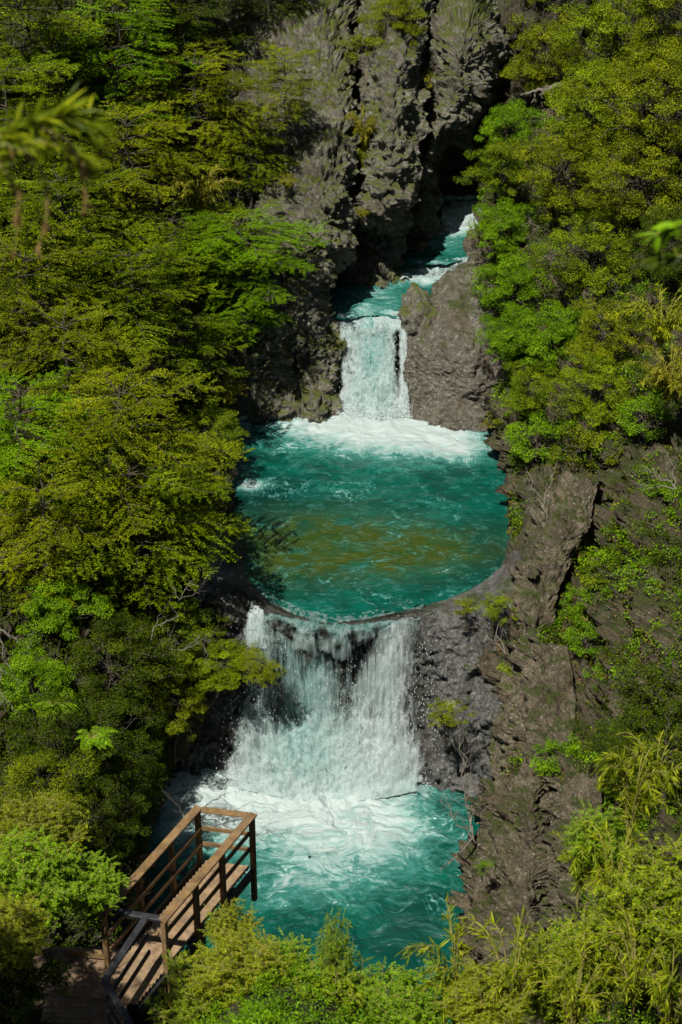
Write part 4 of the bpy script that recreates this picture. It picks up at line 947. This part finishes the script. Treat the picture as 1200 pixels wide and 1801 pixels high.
# cliffs above the stream
T('bush3', 700, 35, .5, 'yellow green shrubby tree on top of the middle rock pillar', Y=55.0, mat='leaf_olive')
T('shrub2', 640, 90, .8, 'olive shrub on the shoulder between the two rock pillars', Y=54.2)
T('gold', 640, 225, .9, 'golden grass tuft hanging down the middle rock pillar', Y=52.4, sq=(.7, .8, 1.6))
T('gold', 650, 290, .75, 'lower golden grass tuft on the middle rock pillar', Y=52.0, sq=(.7, .8, 1.5), mat='leaf_olive')
T('shrub2', 755, 150, .6, 'ochre green shrub in the notch right of the middle pillar', Y=55.2, mat='leaf_gold')
T('shrub1', 830, 20, .8, 'dark shrub over the shaded wall at the head of the gorge', Y=58.6, mat='leaf_dark')
T('shrub2', 880, 235, .5, 'small reddish shrub at the lip over the dark gap', Y=56.2)
T('gold', 505, 320, .4, 'little grass tuft on a ledge of the big grey cliff', Y=49.9)
T('gold', 636, 375, .35, 'ochre grass hanging at the base of the middle pillar', Y=50.6)

# foreground
T('leafy1', 560, 1790, .85, 'green leafy shrub at the bottom edge in the centre', Y=18.2, mat='leaf_beech')
T('leafy1', 655, 1775, .75, 'bright shrub with upright shoots before the lower pool', Y=18.6)
T('leafy1', 590, 1690, .7, 'tall leafy shoots rising before the lower pool', Y=18.9, sq=(.45, .45, 1.5))
T('leafy2', 425, 1725, .8, 'olive shrub right of the platform posts', Y=18.6)
T('leafy1', 495, 1720, .65, 'green shrub with pale lower leaves near the platform', Y=19.3)
T('leafy2', 350, 1760, .85, 'dark leaved shrub under the platform', Y=18.8, mat='leaf_beech')
T('leafyb', 412, 1640, .6, 'yellow green feathery shrub beside the last platform posts', Y=19.8, mat='leaf_olive')
T('leafy1', 740, 1785, .75, 'leafy shrub at the bottom edge below the water', Y=17.8)
T('bamboo1', 800, 1745, .95, 'yellow bamboo clump at the bottom edge in front of the layered cliff', Y=16.5)
T('bamboo2', 900, 1740, 1.0, 'bamboo clump with pale stalks at the bottom edge', Y=16.3)
T('leafyb', 985, 1730, 1.0, 'fine leaved shrub at the foot of the layered cliff', Y=17.5, mat='leaf_beech')
T('bamboo1', 1110, 1420, 1.0, 'tall bamboo clump rising before the dark slope', Y=18.0)
T('bamboo2', 1080, 1560, .85, 'dense bamboo clump in the lower right', Y=17.5, mat='leaf_olive')
T('leafy1', 1170, 1600, .9, 'darker leafy shrub against the right edge among bamboo', Y=16.2, mat='leaf_beech')
T('bamboo2', 1120, 1720, .9, 'bamboo clump in the bottom right corner', Y=15.4)
T('leafyb', 1060, 1680, .9, 'green shrub mixed in the lower right bamboo', Y=16.4, mat='leaf_beech')
T('leafyb', 1060, 1490, .7, 'small bright shrub inside the right bamboo', Y=18.9, mat='leaf_fresh')
T('bamboo1', 1180, 1780, .8, 'lowest bamboo clump at the right end of the bottom edge', Y=13.6)

T('bamboo1', 1020, 1540, .8, 'bamboo clump leaning on the dark crevice of the layered cliff', Y=18.8, mat='leaf_beech')
T('bamboo2', 1150, 1370, .8, 'topmost bamboo clump against the shaded slope at the right', Y=18.6)
T('bamboo2', 1010, 1770, .9, 'bamboo clump at the bottom edge between cliff foot and corner', Y=15.6)
T('leafyb', 850, 1790, .8, 'small fine shrub under the yellow bamboo at the bottom edge', Y=16.0)
# near blurred plants hanging into the frame
def hanging(label, pts_px, Y, leafm, L, W, n, drop, seed, stem_r=.006):
    rng = np.random.default_rng(seed); pth = catmull(np.array([P(x, y, Y) for x, y in pts_px]), 24); root = pth[0]
    paths = [(pth - root, np.linspace(stem_r, stem_r * .4, 24))]
    LV = []; LF = []; LA = []; off = 0
    for q in range(n):
        u = rng.uniform(.1, 1) * 23; a = int(min(u, 22)); p = pth[a] - root; td = unit(pth[a + 1] - pth[a])
        k = 6; d = unit(td + rng.normal(0, .5, (k, 3)) + np.array([0, 0, drop])); nn = unit(np.array([0, -.4, 1.]) + rng.normal(0, .3, (k, 3)))
        V, F, A = blade_leaves(np.repeat(p[None], k, 0), d, nn, L * rng.uniform(.5, 1.2, k), W * rng.uniform(.7, 1.2, k), np.clip(rng.normal(.5, .25, k), 0, 1))
        LV.append(V); LF.append(F + off); LA.append(A); off += len(V)
    r = empty('bamboo_branch', Vector(root)); tag(r, label, 'branch')
    mesh_obj('leaves', np.concatenate(LV), np.concatenate(LF), M[leafm], r, dict(v=np.concatenate(LA)), smooth=False)
    tv, tf = tubes(paths); mesh_obj('stem', tv, tf, M['cane'], r)
hanging('blurred yellow green bamboo branch reaching in at the upper left', [(-120, 300), (-20, 250), (60, 215), (120, 205), (175, 230)], 6.5, 'leaf_bamboo', .14, .014, 40, .05, 1)
hanging('blurred bamboo branch lower of the two green ones at the upper left', [(-120, 320), (-20, 280), (50, 250), (110, 260), (150, 290)], 6.7, 'leaf_bamboo', .13, .013, 34, -.25, 2)
hanging('blurred dry brown bamboo tip hanging at the far upper left', [(-60, 250), (0, 290), (30, 340), (30, 400), (25, 445)], 6.6, 'leaf_dry', .06, .007, 15, -.8, 3)
hanging('blurred dry brown bamboo tip hanging left of centre at the upper left', [(-20, 250), (50, 270), (80, 320), (82, 380), (65, 440)], 6.6, 'leaf_dry', .06, .007, 13, -.8, 4)
hanging('blurred dry brown bamboo tip under the end of the green branch', [(60, 225), (110, 240), (140, 280), (150, 320), (150, 370)], 6.6, 'leaf_dry', .06, .007, 13, -.8, 5)
hanging('soft green leaves of a near twig entering at the right edge', [(1280, 380), (1220, 385), (1180, 400), (1150, 415)], 7.5, 'leaf_fresh', .10, .028, 7, -.2, 6)
hanging('soft green leaves of a lower near twig at the right edge', [(1280, 470), (1230, 455), (1190, 450), (1150, 455)], 7.5, 'leaf_dark', .09, .022, 6, -.1, 7)

# dead wood
def deadwood(name, label, px, py, Y, ends, seed, r0=.035, cat='branch', mat='deadwood'):
    rng = np.random.default_rng(seed); root = P(px, py, Y); paths = []
    for (ex, ey, eY) in ends:
        e = P(ex, ey, eY); main = curve(root, e, 12, .03, .04, rng); paths.append((main - root, np.linspace(r0, r0 * .2, 12)))
        L = np.linalg.norm(e - root)
        for q in range(9):
            a = rng.integers(2, 11); d = unit(unit(e - root) + rng.normal(0, .6, 3)); l = L * rng.uniform(.12, .38)
            tw = curve(main[a], main[a] + d * l, 6, 0, .08, rng); paths.append((tw - root, np.linspace(r0 * .35, r0 * .08, 6)))
            for w in range(3):
                b = rng.integers(1, 6); d2 = unit(d + rng.normal(0, .6, 3)); t2_ = curve(tw[b], tw[b] + d2 * l * .4, 4, 0, .08, rng); paths.append((t2_ - root, np.linspace(r0 * .15, r0 * .05, 4)))
    o = mesh_obj(name, *tubes(paths), M[mat]); o.location = root; tag(o, label, cat); return o
deadwood('dead_branch', 'grey dead branches sticking out over the left end of the round pool', 215, 640, 41.8, [(370, 655, 44.0), (350, 700, 43.5)], 1, .03)
deadwood('dead_branch', 'pale thin dead branches above the upper stream on the right bank', 1010, 420, 49.4, [(910, 395, 50.4), (900, 440, 50.2), (960, 350, 50.4)], 2, .03)
deadwood('dead_branch', 'grey brown fallen branch in the middle of the right bank', 1060, 430, 48, [(980, 455, 47.6), (940, 460, 47.8)], 3, .045)
deadwood('bare_shrub', 'leafless pale sapling leaning over the lower pool from the layered cliff', 832, 1475, 29.0, [(815, 1370, 29.6), (770, 1405, 29.3), (790, 1520, 28.2), (808, 1285, 30.5)], 4, .022, 'shrub')
deadwood('dead_branch', 'pale bare twigs on the bank below the light green shrub', 955, 895, 38.0, [(925, 820, 39.5), (980, 815, 39.5)], 5, .018)
deadwood('dead_branch', 'bare twigs lying over the right end of the wet rim rock', 890, 1150, 34.8, [(850, 1060, 35.6), (835, 1100, 35.2)], 6, .016)
deadwood('dead_branch', 'tangle of bare grey twigs on the shaded soil slope', 1190, 860, 37.0, [(1110, 850, 37.0), (1130, 820, 37.4), (1170, 790, 37.6)], 7, .02)
deadwood('dead_branch', 'whitish bare limb between the trees left of the lower waterfall', 235, 1170, 34.0, [(372, 1128, 33.9), (345, 1020, 35)], 8, .02)
deadwood('dead_branch', 'dark bare twigs around the far end of the platform', 330, 1440, 24.8, [(290, 1395, 25.2), (400, 1395, 25), (470, 1480, 24.2), (505, 1475, 24.4)], 9, .012, mat='bark')
deadwood('dead_log', 'pale fallen log lying under the trees near the head of the gorge', 990, 150, 56.0, [(925, 165, 56.0)], 10, .11, 'log')
deadwood('dead_branch', 'pale dry twigs with drooping ends at the left edge', -10, 1100, 27.5, [(20, 1180, 27.0), (35, 1130, 27.2), (10, 1250, 26.8)], 11, .02)

# ------------------------------------------------------------------ wooden platform
def box_between(p, q, w, h, upv=(0, 0, 1)):
    p, q = np.array(p, float), np.array(q, float); d = unit(q - p); upv = np.array(upv, float)
    s = unit(np.cross(d, upv)); u = np.cross(s, d); s *= w / 2; u *= h / 2
    V = np.array([p - s - u, p + s - u, p + s + u, p - s + u, q - s - u, q + s - u, q + s + u, q - s + u])
    F = np.array([[3, 2, 1, 0], [4, 5, 6, 7], [0, 1, 5, 4], [1, 2, 6, 5], [2, 3, 7, 6], [3, 0, 4, 7]]); return V, F
def boxes(name, items, mat, parent, bevel=.006):
    off = np.array(parent.location); VV, FF = [], []
    for i, (V, F) in enumerate(items): VV.append(V - off); FF.append(F + 8 * i)
    o = mesh_obj(name, np.concatenate(VV), np.concatenate(FF), mat, parent, smooth=False)
    b = o.modifiers.new('bevel', 'BEVEL'); b.width = bevel; b.segments = 1; b.limit_method = 'ANGLE'
    return o
ZR = 8.75; ZD = ZR - 1.12                       # handrail top and floor levels
FR, FL = P(443, 1433, z=ZR), P(347, 1421, z=ZR)   # far right, far left corners
NR, NL = P(288, 1615, z=ZR), P(176, 1590, z=ZR)
ax = unit(NR - FR); wd = unit(FL - FR)
NL = FL + ax * np.linalg.norm(NR - FR) * 1.02
plat = empty('viewing_platform', Vector((*((FR + NL) / 2)[:2], ZD))); tag(plat, 'brown wooden viewing platform with railings jutting out over the lower pool', 'platform')
def at(t, side, z):  # t 0 far .. 1 near
    a, b = (FR, NR) if side > 0 else (FL, NL); p = a + (b - a) * t; return np.array([p[0], p[1], z])
for s, ts in ((1, (0.0, .36, .66, 1.0)), (-1, (0.0, .30, .64, 1.0))):
    for t in ts:
        p = at(t, s, 0); p[:2] += ax[:2] * .0
        boxes('post', [box_between([p[0], p[1], ZD - (.75 if s > 0 else .5)], [p[0], p[1], ZR - .045], .085, .085, (ax[0], ax[1], 0))], M['timber'], plat)
    boxes('handrail', [box_between(at(-.02, s, ZR - .02), at(1.02, s, ZR - .02), .15, .045)], M['timber'], plat)
    for zz in (.36, .70):
        boxes('mid_rail', [box_between(at(0, s, ZD + zz) - wd * .06 * s * -1, at(1, s, ZD + zz) - wd * .06 * s * -1, .035, .085)], M['timber'], plat)
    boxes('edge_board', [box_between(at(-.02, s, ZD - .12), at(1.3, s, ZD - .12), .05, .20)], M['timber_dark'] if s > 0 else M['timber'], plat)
boxes('handrail', [box_between(FR + wd * .08 - [0, 0, .022], FL - wd * .08 - [0, 0, .022], .13, .04)], M['timber'], plat)
for zz in (.36, .70):
    boxes('mid_rail', [box_between([*(FR[:2] + wd[:2] * .05), ZD + zz], [*(FL[:2] - wd[:2] * .05), ZD + zz], .035, .085)], M['timber'], plat)
pl = []; Lp = np.linalg.norm(NR - FR) * 1.30; nb = int(Lp / .105)
for i in range(nb):
    c = FR + ax * (i + .5) * .105; a = c + wd * .06; b = c + wd * (np.linalg.norm(FL - FR) - .12)
    pl.append(box_between([a[0], a[1], ZD - .016 + random.uniform(-.003, .003)], [b[0], b[1], ZD - .016 + random.uniform(-.003, .003)], .097, .032))
boxes('deck_boards', pl, M['board'], plat, .003)
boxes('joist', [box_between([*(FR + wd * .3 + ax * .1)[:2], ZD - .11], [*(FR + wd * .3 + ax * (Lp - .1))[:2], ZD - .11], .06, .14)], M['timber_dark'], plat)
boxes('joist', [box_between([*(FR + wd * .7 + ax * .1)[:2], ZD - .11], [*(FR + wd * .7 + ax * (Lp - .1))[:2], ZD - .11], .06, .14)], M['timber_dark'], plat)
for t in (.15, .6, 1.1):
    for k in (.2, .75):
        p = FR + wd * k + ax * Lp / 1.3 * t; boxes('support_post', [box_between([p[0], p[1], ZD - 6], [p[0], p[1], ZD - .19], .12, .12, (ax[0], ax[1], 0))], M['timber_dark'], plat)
for o_ in [c for c in plat.children if c.name.startswith('post')]:
    co_ = [v.co for v in o_.data.vertices]; cx = sum(v.x for v in co_) / len(co_); cy = sum(v.y for v in co_) / len(co_); zt = ZR - ZD
    for zz in (.36, .70):
        bm_V = OCT * np.array([.016, .016, .016]) + np.array([cx + .03, cy - .05, zz])
        mesh_obj('bolt', bm_V, OCF, M['timber_dark'], o_)
# dark railing of the lower walkway
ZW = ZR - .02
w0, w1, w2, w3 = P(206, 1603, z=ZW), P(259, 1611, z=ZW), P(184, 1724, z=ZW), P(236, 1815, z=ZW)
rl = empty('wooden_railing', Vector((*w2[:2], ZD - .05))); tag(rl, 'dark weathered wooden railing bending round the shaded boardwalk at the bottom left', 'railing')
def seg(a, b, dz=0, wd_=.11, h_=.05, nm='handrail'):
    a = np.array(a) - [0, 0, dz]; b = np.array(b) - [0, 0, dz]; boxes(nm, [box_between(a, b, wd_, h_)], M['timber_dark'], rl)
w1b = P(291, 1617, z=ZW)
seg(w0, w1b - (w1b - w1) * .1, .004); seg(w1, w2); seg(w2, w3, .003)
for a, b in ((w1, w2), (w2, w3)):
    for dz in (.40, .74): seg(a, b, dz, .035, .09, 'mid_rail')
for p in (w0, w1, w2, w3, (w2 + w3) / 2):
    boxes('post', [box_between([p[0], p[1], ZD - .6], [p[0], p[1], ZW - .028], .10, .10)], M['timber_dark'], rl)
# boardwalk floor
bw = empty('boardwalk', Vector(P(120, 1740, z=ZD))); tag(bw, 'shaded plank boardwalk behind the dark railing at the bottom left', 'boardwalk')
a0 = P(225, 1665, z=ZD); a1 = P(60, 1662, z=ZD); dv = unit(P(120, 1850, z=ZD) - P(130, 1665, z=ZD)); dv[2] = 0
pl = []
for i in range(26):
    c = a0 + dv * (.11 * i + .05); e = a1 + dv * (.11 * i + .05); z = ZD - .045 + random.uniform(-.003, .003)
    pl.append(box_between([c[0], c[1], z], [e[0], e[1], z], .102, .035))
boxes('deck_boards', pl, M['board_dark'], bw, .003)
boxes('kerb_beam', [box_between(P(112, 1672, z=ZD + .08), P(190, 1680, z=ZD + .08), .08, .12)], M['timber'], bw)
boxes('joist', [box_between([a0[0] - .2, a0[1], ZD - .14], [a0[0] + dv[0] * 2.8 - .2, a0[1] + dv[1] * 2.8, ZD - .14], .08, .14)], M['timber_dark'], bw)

# ------------------------------------------------------------------ light, sky, camera
sun_dir = unit(np.array([-.27, -.56, 1.02]))     # towards the sun
el = math.asin(sun_dir[2]); az = math.atan2(sun_dir[0], sun_dir[1])
sd = bpy.data.lights.new('sun', 'SUN'); sd.energy = 5.0; sd.angle = math.radians(.5); sd.color = (1, .95, .86)
so = bpy.data.objects.new('sun', sd); COL.objects.link(so); so.rotation_euler = Vector(sun_dir).to_track_quat('Z', 'Y').to_euler(); so.location = (0, 0, 60)
w = bpy.data.worlds.new('World'); scene.world = w; w.use_nodes = True; nt = w.node_tree; nt.nodes.clear()
sk = nt.nodes.new('ShaderNodeTexSky'); sk.sky_type = 'NISHITA'; sk.sun_disc = False; sk.sun_elevation = el; sk.sun_rotation = az
bg = nt.nodes.new('ShaderNodeBackground'); bg.inputs[1].default_value = .034; ow = nt.nodes.new('ShaderNodeOutputWorld')
nt.links.new(sk.outputs[0], bg.inputs[0]); nt.links.new(bg.outputs[0], ow.inputs[0])
cd = bpy.data.cameras.new('camera'); co = bpy.data.objects.new('camera', cd); COL.objects.link(co); scene.camera = co
co.location = CAM; co.rotation_euler = (math.pi / 2 - PITCH, 0, 0)
cd.sensor_fit = 'VERTICAL'; cd.sensor_height = 36; cd.lens = 36 * FPX / 1801; cd.clip_end = 2000; cd.clip_start = .1
cd.dof.use_dof = True; cd.dof.focus_distance = 45; cd.dof.aperture_fstop = 2.6
scene.view_settings.view_transform = 'Standard'; scene.view_settings.look = 'None'; scene.view_settings.exposure = .38; scene.view_settings.gamma = 1
scene.cycles.max_bounces = 6; scene.cycles.diffuse_bounces = 2; scene.cycles.transparent_max_bounces = 12; scene.cycles.volume_bounces = 0
